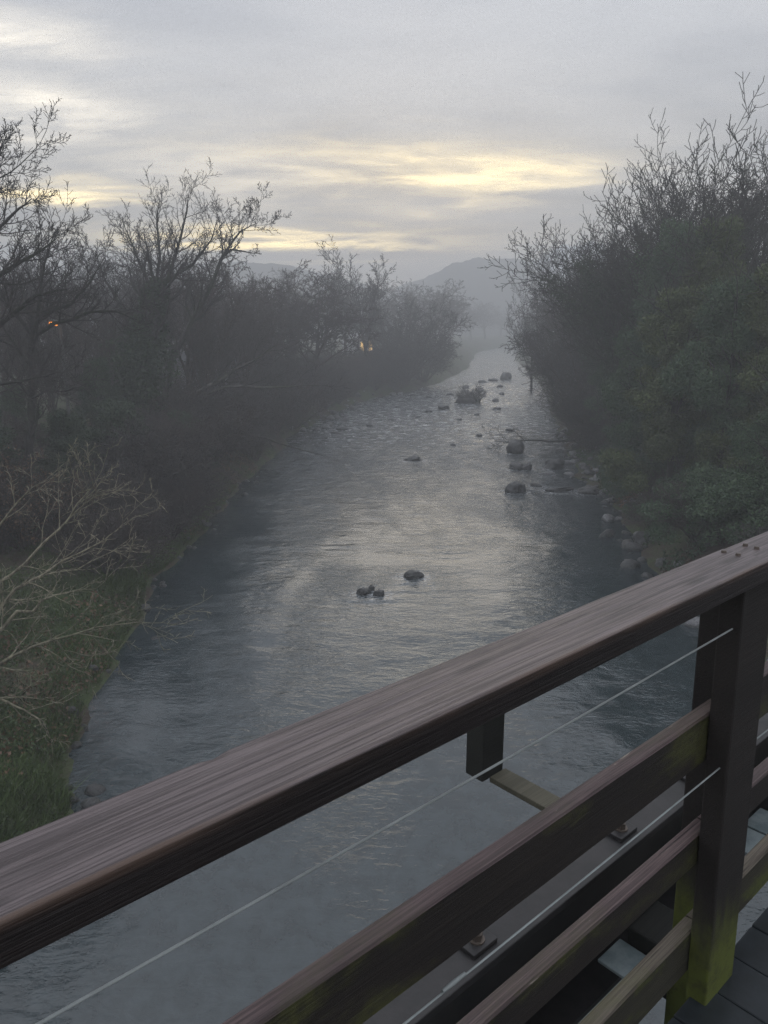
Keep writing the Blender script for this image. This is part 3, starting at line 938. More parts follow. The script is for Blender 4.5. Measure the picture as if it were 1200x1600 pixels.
# ---- left bank thicket
GL = 'bare trees massed along the left bank'
LL = 'grey bare tree in the dense thicket along the left bank'
for (top, pr, sx) in (((-20.03, 52, 13.29), 'spread_a', 1.0), ((-20.39, 58, 15.26), 'up_a', 1.1), ((-26.16, 62, 14.81), 'spread_b', 1.0), ((-20.76, 46, 14.6), 'up_a', 1.2),
                      ((-12.56, 58, 13.41), 'alder_a', 1.1), ((-12.29, 50, 14.59), 'up_b', 1.1), ((-23.18, 70, 14.16), 'spread_a', 1.1), ((-20.44, 72, 14.32), 'alder_b', 1.2),
                      ((-11.52, 64, 13.29), 'alder_b', 1.1), ((-28.81, 58, 13.19), 'alder_a', 1.2), ((-35.4, 95, 14.03), 'spread_a', 1.4),
                      ((-18.18, 85, 13.77), 'up_a', 1.2), ((-20.59, 48, 10.93), 'alder_a', 1.3), ((-17.11, 50, 10.65), 'alder_a', 1.3), ((-20.76, 42, 9.98), 'alder_b', 1.4),
                      ((-11.46, 60, 11.08), 'alder_b', 1.3), ((-10.83, 68, 11.16), 'alder_a', 1.2),
                      ((-34.89, 75, 14.56), 'spread_a', 1.3), 
                      ((-26.31, 95, 14.75), 'spread_a', 1.4), ((-22.99, 100, 14.32), 'alder_b', 1.5), ((-51.47, 120, 14.57), 'spread_b', 1.6), ((-19.98, 105, 14.61), 'alder_a', 1.5), ((-32.47, 105, 14.61), 'spread_b', 1.4), ((-45.19, 100, 14.32), 'up_b', 1.3), ((-27.91, 110, 14.9), 'alder_a', 1.4)):
    plant(top, pr, 'bare_tree', LL, GL, sx)
for (top, pr, sx) in (((-14.98, 36, 10.59), 'up_a', 0.9), ((-14.93, 40, 10.52), 'up_b', 0.9), ((-15.4, 45, 11.29), 'up_a', 0.9), ((-10.6, 46, 10.83), 'up_b', 0.8), ((-10.11, 50, 11.41), 'up_a', 0.8),
                      ((-9.79, 56, 11.33), 'up_b', 0.9), ((-17.59, 38, 11), 'up_b', 0.9), ((-13.3, 48, 11.66), 'up_a', 0.9)):
    plant(top, pr, 'bare_tree', 'slender grey stem among the nearer trees of the left bank', 'slender nearer trees of the left bank', sx)
plant((-10.05, 70, 14.05), 'alder_a', 'alder_tree', 'tall brown twigged alder at the right end of the left thicket', None, 1.15)
plant((-6.73, 74, 13.48), 'alder_b', 'alder_tree', 'broad reddish brown alder leaning to the water where the bank bends', None, 1.35)
plant((-9.82, 84, 14.53), 'alder_b', 'alder_tree', 'reddish alder standing between the tall brown alder and the broad one', None, 1.2)
plant((-1.62, 94, 18.48), 'up_a', 'bare_tree', 'tall slender bare tree rising alone above the misty left thicket', None, 1.25)
plant((-5.12, 108, 16.01), 'up_b', 'bare_tree', 'shorter misty bare tree left of the tall slender one', None, 1.2)
plant((2.62, 103, 13.24), 'willow', 'willow_bush', 'big domed willow below the tall slender tree', None, 1.0, cat='bush')
plant((5.48, 110, 8.54), 'willow', 'willow_bush', 'low rounded willow at the tip of the left bank touching the river', None, 1.15, cat='bush')
plant((-0.77, 96, 7.41), 'willow', 'willow_bush', 'low twiggy willow at the waterside before the big domed willow', None, 1.3, cat='bush')
GM = 'faint trees in the mist on the left of the bend'
for (top, pr, sx) in (((-10.14, 135, 17.89), 'spread_b', 1.2), ((-10.15, 160, 17.81), 'alder_a', 1.3), ((-15.43, 130, 17.24), 'alder_a', 1.3), ((-19.01, 120, 15.94), 'spread_a', 1.3), ((0, 150, 16.08), 'alder_b', 1.3)):
    plant(top, pr, 'bare_tree', 'faint bare tree in the mist behind the left alders', 'faint trees behind the left alders', sx)
for (top, pr, sx) in (((6.11, 140, 15.9), 'spread_b', 1.2), ((12.49, 175, 18.68), 'alder_b', 1.3), ((10.89, 190, 16.66), 'alder_a', 1.5),
                      ((16.66, 220, 16.6), 'alder_b', 1.5), ((13.05, 205, 17.3), 'spread_b', 1.4), ((20.95, 250, 16.36), 'alder_a', 1.6)):
    plant(top, pr, 'bare_tree', 'pale misty tree on the left of the far river bend', GM, sx)
GF = 'trees closing the far end of the river'
for (top, pr, sx) in (((31.4, 285, 17.24), 'alder_b', 1.6), ((48.81, 330, 16.58), 'alder_a', 1.6), ((58.58, 280, 16.65), 'alder_b', 1.6), ((38.98, 305, 16.91), 'spread_b', 1.6),
                      ((61.21, 345, 17.48), 'spread_b', 1.6)):
    plant(top, pr, 'bare_tree', 'very pale tree where the river vanishes in mist', GF, sx)

# undergrowth along the left bank
GU = 'bare undergrowth shrubs on the left bank'
for i in range(96):
    y = 22 + 80 * ((i + rnd.random()) / 96) ** 1.1
    xl = float(np.interp(y, LE[:, 1], LE[:, 0]))
    far = (i % 6 == 5)
    x = xl - 0.5 - (6 + 10 * rnd.random() if far else 5.0 * rnd.random() ** 1.3)
    h = rnd.uniform(2.0, 4.4) * (0.6 if y < 30 else (0.85 if y < 38 else 1.1))
    pr = ('shrub_a', 'shrub_b')[(i // 2) % 2]
    s = h / P[pr]['H']
    put_tree(P[pr], 'bare_shrub', x, y, s, rnd.random() * TWO_PI, 'bare twiggy shrub in the undergrowth of the left bank', GU, None, s * rnd.uniform(1.0, 1.5), 'shrub')
for (x, y, h, l) in ((-11.5, 33, 3.6, 'dark green holly in the shade under the left trees'), (-10.0, 38, 3.0, 'dark evergreen bush at the foot of the ivy clad tree'),
                     (-14.5, 27, 3.4, 'dark evergreen bush behind the tangled olive shrub')):
    s = h / 6.0
    put_tree(P['holly'], 'holly_bush', x, y, s, rnd.random() * 6, l, None, None, s * 1.5, 'bush')

for (top, l, w_) in (((-11.12, 23, 5.06), 'shrub keeping rusty dead leaves at the left edge below the slim dark tree', 1.1), ((-10.41, 25, 3.81), 'low shrub with rusty dead leaves above the tangled olive shrub', 1.0),
                     ((-9.43, 27, 1.92), 'small rusty leaved shrub on the left bank slope', 0.9), ((-10.93, 34, 3.13), 'rusty brown shrub below the ivy clad tree', 1.1)):
    plant(top, 'beech', 'beech_shrub', l, None, w_, cat='shrub')
for (top, pr, l, w_) in (((-13.9, 38, 6.87), 'holly', 'tall dark evergreen left of the ivy clad tree', 0.8), ((-12.65, 46, 4.67), 'holly', 'dark evergreen right behind the leaning tree', 0.9),
                         ((-16.15, 34, 5.94), 'holly', 'dark evergreen at the left edge behind the slim dark tree', 0.9), ((-12.79, 31, 5.16), 'holly', 'evergreen bush between the slim dark tree and the ivy clad one', 1.1)):
    plant(top, pr, 'evergreen_bush', l, None, w_, cat='bush')

# ---- right bank
plant((17.57, 80, 16.64), 'spread_a', 'bare_tree', 'bare tree standing in front of the snowy peak on the right', None, 0.9)
plant((18.85, 100, 14.7), 'up_a', 'bare_tree', 'thin bare tree left of the one before the snowy peak', None, 0.9)
plant((15.98, 41, 19.95), 'ash_a', 'ash_tree', 'tallest ash on the right with antler like bare twigs on top', None, 1.05, rz=0.4)
plant((14.46, 44, 19.49), 'ash_b', 'ash_tree', 'bare topped ash left of the tallest ash on the right', None, 1.0, rz=2.0)
plant((15.41, 50, 17.13), 'ash_a', 'ash_tree', 'spreading ash leaning its bare twigs left over the river', None, 1.15, rz=3.5)
plant((18.78, 40, 19.32), 'ash_b', 'ash_tree', 'bare topped ash cut by the right edge of the picture', None, 1.0, rz=5.2)
plant((15.18, 41, 17.03), 'ivy_ash_b', 'ivy_clad_tree', 'ivy smothered tree in the middle of the right bank wood', None, 0.95, rz=1.0)
plant((15.85, 36, 15.61), 'ivy_ash_a', 'ivy_clad_tree', 'dark ivy covered tree near the right edge', None, 0.95, rz=4.0)
plant((14.28, 45, 15.45), 'ivy_ash_a', 'ivy_clad_tree', 'ivy covered tree nearest the open river on the right', None, 0.95, rz=2.6)
plant((15.63, 56, 13.66), 'ivy_ash_b', 'ivy_clad_tree', 'hazy ivy grown tree at the far end of the right wood', None, 1.0, rz=0.2)
plant((17.11, 62, 16.95), 'ash_b', 'ash_tree', 'hazy bare ash at the far end of the right wood', None, 1.0, rz=0.9)
plant((12.53, 36, 9.21), 'green_a', 'evergreen_tree', 'dark evergreen hanging over the stony shoal', None, 1.0)
plant((11.95, 32, 10.12), 'green_b', 'evergreen_tree', 'yellow green evergreen in the middle of the right bank', None, 1.0)
plant((12.62, 29, 10.41), 'green_a', 'evergreen_tree', 'tall dark green evergreen behind the handrail post', None, 0.85)
plant((13.8, 28, 10.76), 'green_b', 'evergreen_tree', 'yellow green evergreen at the right edge above the handrail', None, 0.9)
plant((14.88, 48, 8.33), 'green_a', 'evergreen_tree', 'hazy evergreen between the shoal and the ash', None, 1.1)
plant((13.6, 38, 13.54), 'green_a', 'evergreen_tree', 'tall dark evergreen deep in the right wood', None, 0.7)
plant((13.61, 33, 12.88), 'green_b', 'evergreen_tree', 'tall pale evergreen deep in the right wood', None, 0.7)
plant((12.24, 23, 7.51), 'green_a', 'evergreen_tree', 'nearest dark evergreen at the right edge just above the handrail', None, 1.0)
plant((11.13, 25.5, 3.94), 'bush', 'evergreen_bush', 'rounded green bush just above the handrail on the right bank', None, 1.2, cat='bush')
plant((11.48, 23, 4.48), 'bush', 'evergreen_bush', 'green bush between the rounded bush and the right edge', None, 1.2, cat='bush')
plant((16.05, 60, 10.25), 'willow', 'willow_bush', 'bushy grey willow over the water at the right', None, 1.1, cat='bush')
plant((18.55, 76, 10.13), 'willow', 'willow_bush', 'misty willow leaning into the narrow part of the river on the right', None, 1.1, cat='bush')
plant((21.72, 95, 9.5), 'willow', 'willow_bush', 'farthest misty willow on the right waterside', None, 1.1, cat='bush')
plant((13.97, 52, 5.85), 'willow', 'willow_bush', 'low twiggy willow beyond the shoal on the right', None, 1.3, cat='bush')
for (top, pr) in (((26.73, 110, 12.8), 'alder_a'), ((21.84, 95, 14.03), 'alder_b'), ((31.81, 135, 12.22), 'alder_b'), ((31.2, 140, 14.51), 'alder_a'), ((19.51, 75, 14.56), 'alder_a'),
                  ((39.46, 170, 11.87), 'alder_a'), ((47.34, 215, 12.43), 'alder_b')):
    plant(top, pr, 'bare_tree', 'misty bare tree behind the right waterside willows', 'misty trees on the right', 1.3)
for i in range(24):
    y = 20 + 46 * ((i + rnd.random()) / 24)
    xr = float(np.interp(y, RE[:, 1], RE[:, 0]))
    x = xr + 0.5 + 5.0 * rnd.random() ** 1.3
    pr = ('shrub_a', 'shrub_b')[i % 2]
    s = rnd.uniform(1.4, 3.2) / P[pr]['H']
    put_tree(P[pr], 'bare_shrub', x, y, s, rnd.random() * TWO_PI, 'bare brown shrub under the trees of the right bank', 'bare shrubs on the right bank', None, s * 1.3, 'shrub')

# ------------------------------------------------------------------ ground cover (uncountable)
def cover(name, n, region, size, mat, label, cat, lift, seed, blade=False, thr=-0.2):
    rng = np.random.default_rng(seed)
    x0, x1, y0, y1, side = region
    y = y0 + (y1 - y0) * rng.random(n * 3) ** 1.4
    e = np.interp(y, LE[:, 1], LE[:, 0]) if side < 0 else np.interp(y, RE[:, 1], RE[:, 0])
    d = -0.1 + (x1 - x0) * rng.random(n * 3) ** 1.3
    x = e + side * d
    keep = (vnoise(x, y, 0.5, seed) + 0.5 * vnoise(x, y, 1.7, seed + 1) > thr)
    x, y = x[keep][:n], y[keep][:n]
    z = height(x, y)
    ok = z > 0.05
    x, y, z = x[ok], y[ok], z[ok]
    m = len(x)
    if blade:
        a = rng.random(m) * TWO_PI
        h = size * rng.uniform(0.5, 1.4, m)
        w = 0.012
        lean = rng.normal(size=(m, 2)) * 0.55
        v = np.empty((m, 3, 3))
        v[:, 0] = np.stack([x - np.cos(a) * w, y - np.sin(a) * w, z - 0.03], -1)
        v[:, 1] = np.stack([x + np.cos(a) * w, y + np.sin(a) * w, z - 0.03], -1)
        v[:, 2] = np.stack([x + lean[:, 0] * h, y + lean[:, 1] * h, z + h * 0.8], -1)
        me = mesh_np(name, v.reshape(-1, 3), np.arange(m * 3).reshape(m, 3), False, [mat])
    else:
        c = np.stack([x, y, z + lift * rng.random(m) ** 1.5 * (0.6 + 0.6 * vnoise(x, y, 0.9, seed + 3))], -1)
        me = leaf_cloud(name, c, rng, size, mat)
    o = link(name, me)
    tag(o, label, cat, kind='stuff')


cover('grass', 90000, (0, 10, 9.0, 30, -1), 0.13, GRASS, 'short green grass and moss on the near left bank', 'grass', 0, 51, True)
cover('sedge', 16000, (0, 1.0, 9.0, 40, -1), 0.26, GRASS, 'long sedge hanging over the left water edge', 'sedge', 0, 57, True, thr=-0.5)
cover('bramble_cover', 50000, (0, 11, 9.0, 46, -1), 0.055, BRAMBLE, 'dark bramble and weed cover on the left bank', 'ground cover', 0.35, 52)
cover('leaf_litter', 18000, (0, 11, 9.0, 46, -1), 0.07, LITTER, 'fallen brown leaves lying on the left bank', 'leaf litter', 0.25, 53, thr=0.25)
cover('bank_cover', 50000, (0, 9, 12.0, 50, 1), 0.09, EVERGREEN, 'low green growth covering the right bank', 'ground cover', 0.8, 54, thr=-0.1)
cover('leaf_litter', 12000, (0, 9, 14.0, 46, 1), 0.08, LITTER, 'fallen brown leaves lying under the right trees', 'leaf litter', 0.2, 55, thr=0.2)

# ------------------------------------------------------------------ rocks
def rock_mesh(name, seed, sub=4, cuts=13, rough=0.16):
    rr = random.Random(seed)
    bm = bmesh.new()
    bmesh.ops.create_icosphere(bm, subdivisions=sub, radius=1.0)
    planes = []
    for k in range(cuts):
        n = Vector((rr.gauss(0, 1), rr.gauss(0, 1), rr.gauss(0, 0.9))).normalized()
        planes.append((n, rr.uniform(0.60, 0.90)))
    for v in bm.verts:
        for n, d in planes:
            q = v.co.dot(n)
            if q > d: v.co -= n * (q - d) * 0.96
        v.co += v.co.normalized() * rough * mnoise.noise(v.co * 2.2 + Vector((seed, 0, 0))) + v.co.normalized() * (0.06 * mnoise.noise(v.co * 5 + Vector((0, seed, 0))) + 0.03 * mnoise.noise(v.co * 12 + Vector((0, 0, seed))))
    me = bpy.data.meshes.new(name)
    bm.to_mesh(me); bm.free()
    me.polygons.foreach_set('use_smooth', [True] * len(me.polygons))
    return me


def rock(x, y, w, dp, h, seed, label, rz=None, mat=None, sink=0.35):
    me = rock_mesh('rock', seed)
    o = link('boulder', me, mat or ROCK, loc=(x, y, h * (0.5 - sink)), rot=(rnd.uniform(-0.15, 0.15), rnd.uniform(-0.15, 0.15), rnd.random() * 6 if rz is None else rz),
             scale=(w * 0.56, dp * 0.56, h * 0.75))
    tag(o, label, 'rock')
    return o


rock(6.85, 39.3, 1.0, 0.9, 0.62, 1, 'rounded dark boulder standing alone nearest of the right hand boulders')
rock(8.94, 51.9, 1.25, 1.1, 0.95, 2, 'blocky square topped boulder below the fallen branch', 0.2)
rock(7.96, 46.0, 1.1, 0.8, 0.42, 3, 'low pale grey boulder between the blocky one and the rounded one')
rock(8.55, 45.6, 0.6, 0.6, 0.5, 4, 'small dark rock against the right side of the low pale boulder')
rock(10.3, 46.2, 1.35, 1.1, 0.75, 5, 'wide dark boulder at the edge of the shoal')
rock(1.84, 48.9, 1.3, 0.7, 0.28, 6, 'flat dark rock awash alone in mid river', 0.0)
rock(1.03, 25.4, 0.72, 0.5, 0.27, 7, 'single rounded rock breaking the water in mid river')
rock(-0.66, 23.75, 0.42, 0.36, 0.24, 8, 'left one of two small rocks close together in mid river')
rock(-0.42, 24.0, 0.26, 0.24, 0.20, 12, 'tiny rock touching the left one of the two small rocks')
rock(-0.16, 23.6, 0.40, 0.32, 0.24, 9, 'right one of two small rocks close together in mid river')
rock(-3.42, 63.5, 1.1, 0.6, 0.32, 10, 'dark flat rock off the left bank bend')
rock(-3.7, 61.2, 1.2, 0.5, 0.16, 14, 'low slab awash just in front of the flat rock at the left bend')
rock(-5.6, 70.9, 1.0, 0.8, 0.5, 11, 'grey boulder on the left water edge at the bend')
rock(6.1, 79.5, 1.9, 1.2, 0.55, 15, 'low wide rock left of the debris heap')
rock(19.0, 122.5, 2.8, 2.0, 1.4, 16, 'mound like boulder far up the river on the right')
rock(16.8, 120.0, 1.9, 1.0, 0.4, 17, 'low flat rock left of the far mound like boulder')
rock(9.2, 39.6, 1.5, 0.7, 0.22, 18, 'long flat rock right of the rounded dark boulder', 0.3)
rock(8.2, 40.8, 0.7, 0.45, 0.18, 19, 'small flat rock just behind the long flat rock')
rock(10.5, 39.2, 1.2, 0.8, 0.42, 20, 'dark angular rock at the foot of the shoal')
rock(9.4, 44.0, 0.9, 0.5, 0.22, 22, 'pale slab lying before the wide dark boulder', mat=ROCK_PALE)
rock(10.3, 29.6, 0.9, 0.7, 0.6, 23, 'mossy rock on the right bank above the handrail')
rock(10.0, 26.4, 0.8, 0.6, 0.4, 24, 'grey rock at the right water edge nearest the handrail')
rock(12.5, 101.0, 1.3, 1.0, 0.5, 25, 'small misty rock beyond the debris heap')
cob = [rock_mesh('cobble', 60 + k, 2, 11, 0.16) for k in range(6)]
for m_ in cob[:3]: m_.materials.append(ROCK_PALE)
for m_ in cob[3:]: m_.materials.append(ROCK)
n_c = 0
for i in range(900):
    y = rnd.uniform(35, 62); x = rnd.uniform(8.8, 14.0)
    z = hgt(x, y)
    if -0.16 < z < 0.7 and n_c < 190:
        w = rnd.choice((0.14, 0.18, 0.2, 0.25, 0.3, 0.4, 0.55))
        o = link('cobble', cob[rnd.randrange(6)], loc=(x, y, max(z, -0.05) + w * 0.10), rot=(rnd.uniform(-0.3, 0.3), rnd.uniform(-0.3, 0.3), rnd.random() * 6), scale=(w * 0.75, w * 0.55, w * 0.32))
        tag(o, 'loose stone among the many on the shoal below the right trees', 'stone', 'stones of the right hand shoal')
        n_c += 1
n_c = 0
for i in range(300):
    y = rnd.uniform(60, 98); xl = float(np.interp(y, LE[:, 1], LE[:, 0])); x = xl + rnd.uniform(-0.8, 1.8)
    if n_c < 45:
        w = rnd.choice((0.3, 0.4, 0.5, 0.7, 0.9))
        o = link('cobble', cob[rnd.randrange(6)], loc=(x, y, max(hgt(x, y), -0.08) + w * 0.10), rot=(0, 0, rnd.random() * 6), scale=(w * 0.7, w * 0.5, w * 0.4))
        tag(o, 'loose stone in the shallows at the left bend', 'stone', 'stones at the left bend')
        n_c += 1
n_c = 0
for i in range(60):
    y = rnd.uniform(14, 34); xr = float(np.interp(y, RE[:, 1], RE[:, 0])); x = xr + rnd.uniform(-1.3, 0.6)
    w = rnd.choice((0.15, 0.2, 0.28, 0.4, 0.7))
    o = link('cobble', cob[2 + rnd.randrange(4)], loc=(x, y, max(hgt(x, y), -0.06) + w * 0.10), rot=(0, 0, rnd.random() * 6), scale=(w * 0.7, w * 0.5, w * 0.4))
    tag(o, 'loose stone along the right water edge nearest the bridge', 'stone', 'stones at the near right edge')

for i in range(44):
    y = rnd.uniform(9, 46); xl = float(np.interp(y, LE[:, 1], LE[:, 0])); x = xl + rnd.uniform(-0.25, 0.7)
    w = rnd.choice((0.2, 0.25, 0.3, 0.4))
    o = link('cobble', cob[3 + rnd.randrange(3)], loc=(x, y, max(hgt(x, y), -0.07) + w * 0.08), rot=(0, 0, rnd.random() * 6), scale=(w * 0.7, w * 0.5, w * 0.4))
    tag(o, 'dark stone along the near left water edge below the grass', 'stone', 'stones at the near left edge')

for (x, y, w) in ((3.2, 72, 0.5), (4.4, 77, 0.7), (1.5, 81, 0.5), (6.8, 70, 0.4), (8.9, 74, 0.5), (11.5, 79, 0.6), (12.6, 88, 0.7), (5.2, 92, 0.6), (8.1, 95, 0.8), (14.5, 96, 0.7),
                  (11.2, 106, 0.9), (16.0, 108, 0.8), (-1.2, 66, 0.5), (0.6, 70, 0.45), (10.2, 63, 0.5), (7.4, 60, 0.4), (5.0, 55, 0.35), (14.6, 116, 0.9)):
    o = link('rapids_rock', cob[3 + rnd.randrange(3)], loc=(x, y, w * 0.06), rot=(0, 0, rnd.random() * 6), scale=(w * 0.8, w * 0.6, w * 0.36))
    tag(o, 'small dark rock breaking the water in the far rapids', 'rock', 'small rocks in the far rapids')

# debris heap caught in mid river
rt = empty('debris_heap', (9.5, 85.6, 0))
me = rock_mesh('debris_mound', 71, 4, 7, 0.45)
link('mound', me, BARK_DARK, rt, (0, 0, 0.05), (0, 0, 0.4), (1.7, 1.2, 0.8))
gd = Grower(72, base_spec(levels=3, seg=[5, 4, 3], kids=[6, 4], rmin=0.014, len=[0.5, 0.5], angle=[45, 45], wander=[0.2, 0.3, 0.3], up=[0, 0, 0]))
for k in range(60):
    az = gd.r.random() * TWO_PI; q = gd.r.random()
    gd.run(Vector((math.cos(az) * q * 1.2, math.sin(az) * q * 0.9, 0.3 + 0.5 * (1 - q))), Vector((math.cos(az) * 0.9, math.sin(az) * 0.9, gd.r.uniform(0.1, 1.1))), gd.r.uniform(0.5, 1.2) * (1.3 - 0.6 * q), 0.035, 0)
link('driftwood', tube_mesh('driftwood', sum(gd.tubes.values(), []), [BARK_DARK], lambda r: 4), parent=rt)
tag(rt, 'heap of snagged branches on a rock in mid river', 'debris heap')

fb = empty('fallen_branch', (13.2, 52.5, 0.55))
gf = Grower(81, base_spec(levels=4, seg=[6, 5, 4, 3], kids=[8, 6, 4], rmin=0.012, len=[0.3, 0.45, 0.45], angle=[45, 45, 45], up=[0, 0.03, 0.02, 0], maxlen={1: 1.4, 2: 0.8, 3: 0.4}))
gf.limb([Vector((0.6, 0.3, 0.3)), Vector((-1.4, 0.1, 0.1)), Vector((-3.0, -0.1, 0.2)), Vector((-4.6, 0.0, 0.05)), Vector((-5.6, 0.1, 0.1))], [0.09, 0.08, 0.06, 0.04, 0.015], 0)
link('branch', tube_mesh('fallen_limb', gf.tubes[0] + gf.tubes[1], [BARK_DARK], lambda r: 5), parent=fb)
link('twigs', tube_mesh('fallen_twigs', gf.tubes[2] + gf.tubes[3], [TWIG], lambda r: 3), parent=fb)
tag(fb, 'fallen dark branch lying out over the boulders from the right bank', 'branch')

# ------------------------------------------------------------------ far buildings and the amber lamp
def flat_mat(name, c, rough=0.8, emit=None, es=0):
    m, g, p = principled(name)
    tc = g.n('ShaderNodeTexCoord').outputs['Object']
    n = g.noise(tc, 2.5, 4, 0.6)
    g.put(p.inputs['Base Color'], g.mix(n, tuple(0.8 * k for k in c), c))
    p.inputs['Roughness'].default_value = rough
    if emit:
        p.inputs['Emission Color'].default_value = (*emit, 1)
        p.inputs['Emission Strength'].default_value = es
    return m


PLASTER = flat_mat('white_plaster', (0.62, 0.63, 0.65))
SLATE = flat_mat('slate_roof', (0.09, 0.09, 0.10))
LIT = flat_mat('lit_window', (0.8, 0.6, 0.3), 0.5, (1.0, 0.62, 0.22), 1.6)
DARKGLASS = flat_mat('dark_window', (0.04, 0.045, 0.05), 0.15)
STEEL_DARK = flat_mat('painted_steel', (0.10, 0.10, 0.10), 0.5)


def house(name, x, y, L, D, He, Hr, rz, wins, label, lit):
    z0 = hgt(x, y) - 0.1
    root = empty(name, (x, y, z0), rz)
    link('wall', box_mesh(name + '_wall', (L, D, He), 0, (0, 0, He / 2)), PLASTER, root)
    ov = 0.3
    v = [(-L / 2 - ov, -D / 2 - ov, He), (L / 2 + ov, -D / 2 - ov, He), (L / 2 + ov, D / 2 + ov, He), (-L / 2 - ov, D / 2 + ov, He), (-L / 2 - ov, 0, He + Hr), (L / 2 + ov, 0, He + Hr)]
    me = bpy.data.meshes.new(name + '_roof')
    me.from_pydata(v, [], [(0, 1, 5, 4), (2, 3, 4, 5), (0, 4, 3), (1, 2, 5), (0, 3, 2, 1)])
    rf = link('roof', me, SLATE, root)
    link('chimney', box_mesh(name + '_chimney', (0.6, 0.5, 1.2), 0.02, (L * 0.3, 0, He + Hr + 0.2)), PLASTER, rf)
    for (wx_, wz_, ww, wh) in wins:
        f = link('window', box_mesh('window_frame', (ww + 0.12, 0.08, wh + 0.12), 0.01, (wx_, -D / 2 - 0.03, wz_)), STEEL_DARK, root)
        link('pane', box_mesh('window_pane', (ww, 0.04, wh), 0, (wx_, -D / 2 - 0.07, wz_)), LIT if lit else DARKGLASS, f)
    link('door', box_mesh(name + '_door', (0.9, 0.08, 2.0), 0.01, (L * 0.38, -D / 2 - 0.03, 1.0)), STEEL_DARK, root)
    tag(root, label, 'house')


p_ = (-3.41, 150, 3.24)
house('cottage', p_[0], p_[1], 9, 6, 4.2, 2.2, 0.05, [(-0.75, 1.5, 0.6, 1.7), (0.75, 1.5, 0.6, 1.7)], 'distant cottage with two narrow lit windows behind the tall slender tree', True)
p_ = (-15.92, 66, 4.07)
house('bungalow', p_[0], p_[1], 9, 5, 2.3, 1.3, 0.12, [(-2.4, 1.3, 1.2, 0.9), (1.2, 1.3, 1.2, 0.9)], 'low white building glimpsed between the trunks on the left', False)

LAMP = flat_mat('sodium_lamp_glow', (0.9, 0.5, 0.2), 0.4, (1.0, 0.30, 0.03), 3.5)
p_ = (-12.62, 31, 8.44)
z0 = hgt(p_[0], p_[1])
sl = empty('street_lamp', (p_[0], p_[1], z0))
hl = p_[2] - z0
bm = bmesh.new()
bmesh.ops.create_cone(bm, segments=10, radius1=0.08, radius2=0.05, depth=hl, cap_ends=True, matrix=Matrix.Translation((0, 0, hl / 2)))
me = bpy.data.meshes.new('lamp_pole'); bm.to_mesh(me); bm.free()
link('pole', me, STEEL_DARK, sl)
link('arm', tube_mesh('lamp_arm', [([(0, 0, hl - 0.1), (0, -0.25, hl + 0.12), (0, -0.5, hl + 0.16)], [0.035, 0.03, 0.03])], [STEEL_DARK], lambda r: 6), parent=sl)
link('lamp_head', box_mesh('lamp_head', (0.2, 0.42, 0.08), 0.03, (0, -0.62, hl + 0.16)), STEEL_DARK, sl)
link('bulb', box_mesh('lamp_bulb', (0.22, 0.34, 0.16), 0.05, (0, -0.64, hl + 0.05)), LAMP, sl)
tag(sl, 'street lamp glowing amber among the trees at the far left', 'street lamp')

# ------------------------------------------------------------------ the footbridge
DECK_Z = 6.872                      # rail top 1.146 m above the deck
fbr = empty('footbridge', (0, 0, EYE), R(41.8))
tag(fbr, 'dark stained timber footbridge with grooved handrail and wire cables', 'footbridge')
# local frame: x along the rail, y outward over the river, z relative to the eye


def edge_wear(g, tc):
    sp = g.n('ShaderNodeSeparateXYZ'); g.put(sp.inputs[0], tc)
    n = g.noise(g.mapping(tc, (4, 40, 40)), 1.0, 4, 0.6)
    e1 = g.smooth(g.math('ABSOLUTE', g.math('SUBTRACT', sp.outputs[1], 0.6185)), 0.001, 0.005, 1.0, 0.0)
    e2 = g.smooth(sp.outputs[2], -0.5, -0.486)
    return g.math('MULTIPLY', g.math('MULTIPLY', e1, e2), g.smooth(n, 0.3, 0.65))


W_RAIL = mat_wood('handrail_timber', (0.012, 0.008, 0.008), (0.022, 0.015, 0.014), lit_worn_top=((0.058, 0.043, 0.043), (0.158, 0.126, 0.127)), rough=0.36, worn=edge_wear)
W_PLANK = mat_wood('plank_timber', (0.015, 0.011, 0.010), (0.030, 0.023, 0.018), lit_worn_top=((0.050, 0.031, 0.032), (0.12, 0.080, 0.080)), moss_top=(0.072, 0.074, 0.022), scratch=0.8, rough=0.55)
W_PLANKLOW = mat_wood('mossy_plank_timber', (0.025, 0.022, 0.014), (0.05, 0.045, 0.028), lit_worn_top=((0.07, 0.055, 0.042), (0.13, 0.11, 0.085)), moss_top=(0.085, 0.10, 0.018), scratch=0.9, rough=0.8)
W_OUT = mat_wood('lichen_timber', (0.07, 0.065, 0.045), (0.12, 0.11, 0.078), rough=0.8)


def mat_post():
    return mat_wood('post_timber', (0.012, 0.009, 0.008), (0.026, 0.020, 0.017), rough=0.7, pos_moss=(-1.56, -1.32, (0.11, 0.13, 0.02)))


W_POST = mat_post()
W_UNDER = mat_wood('under_timber', (0.010, 0.011, 0.010), (0.022, 0.022, 0.018), rough=0.75)


def mat_steel(name, c1, c2, rough=0.55, metal=0.0):
    m, g, p = principled(name)
    tc = g.n('ShaderNodeTexCoord').outputs['Object']
    n = g.noise(tc, 9.0, 6, 0.65)
    n2 = g.noise(tc, 60.0, 3, 0.6)
    col = g.mix(g.smooth(n, 0.35, 0.65), c1, c2)
    g.put(p.inputs['Base Color'], col)
    p.inputs['Roughness'].default_value = rough
    p.inputs['Metallic'].default_value = metal
    bump(g, p, n2, 0.3, 0.002)
    return m


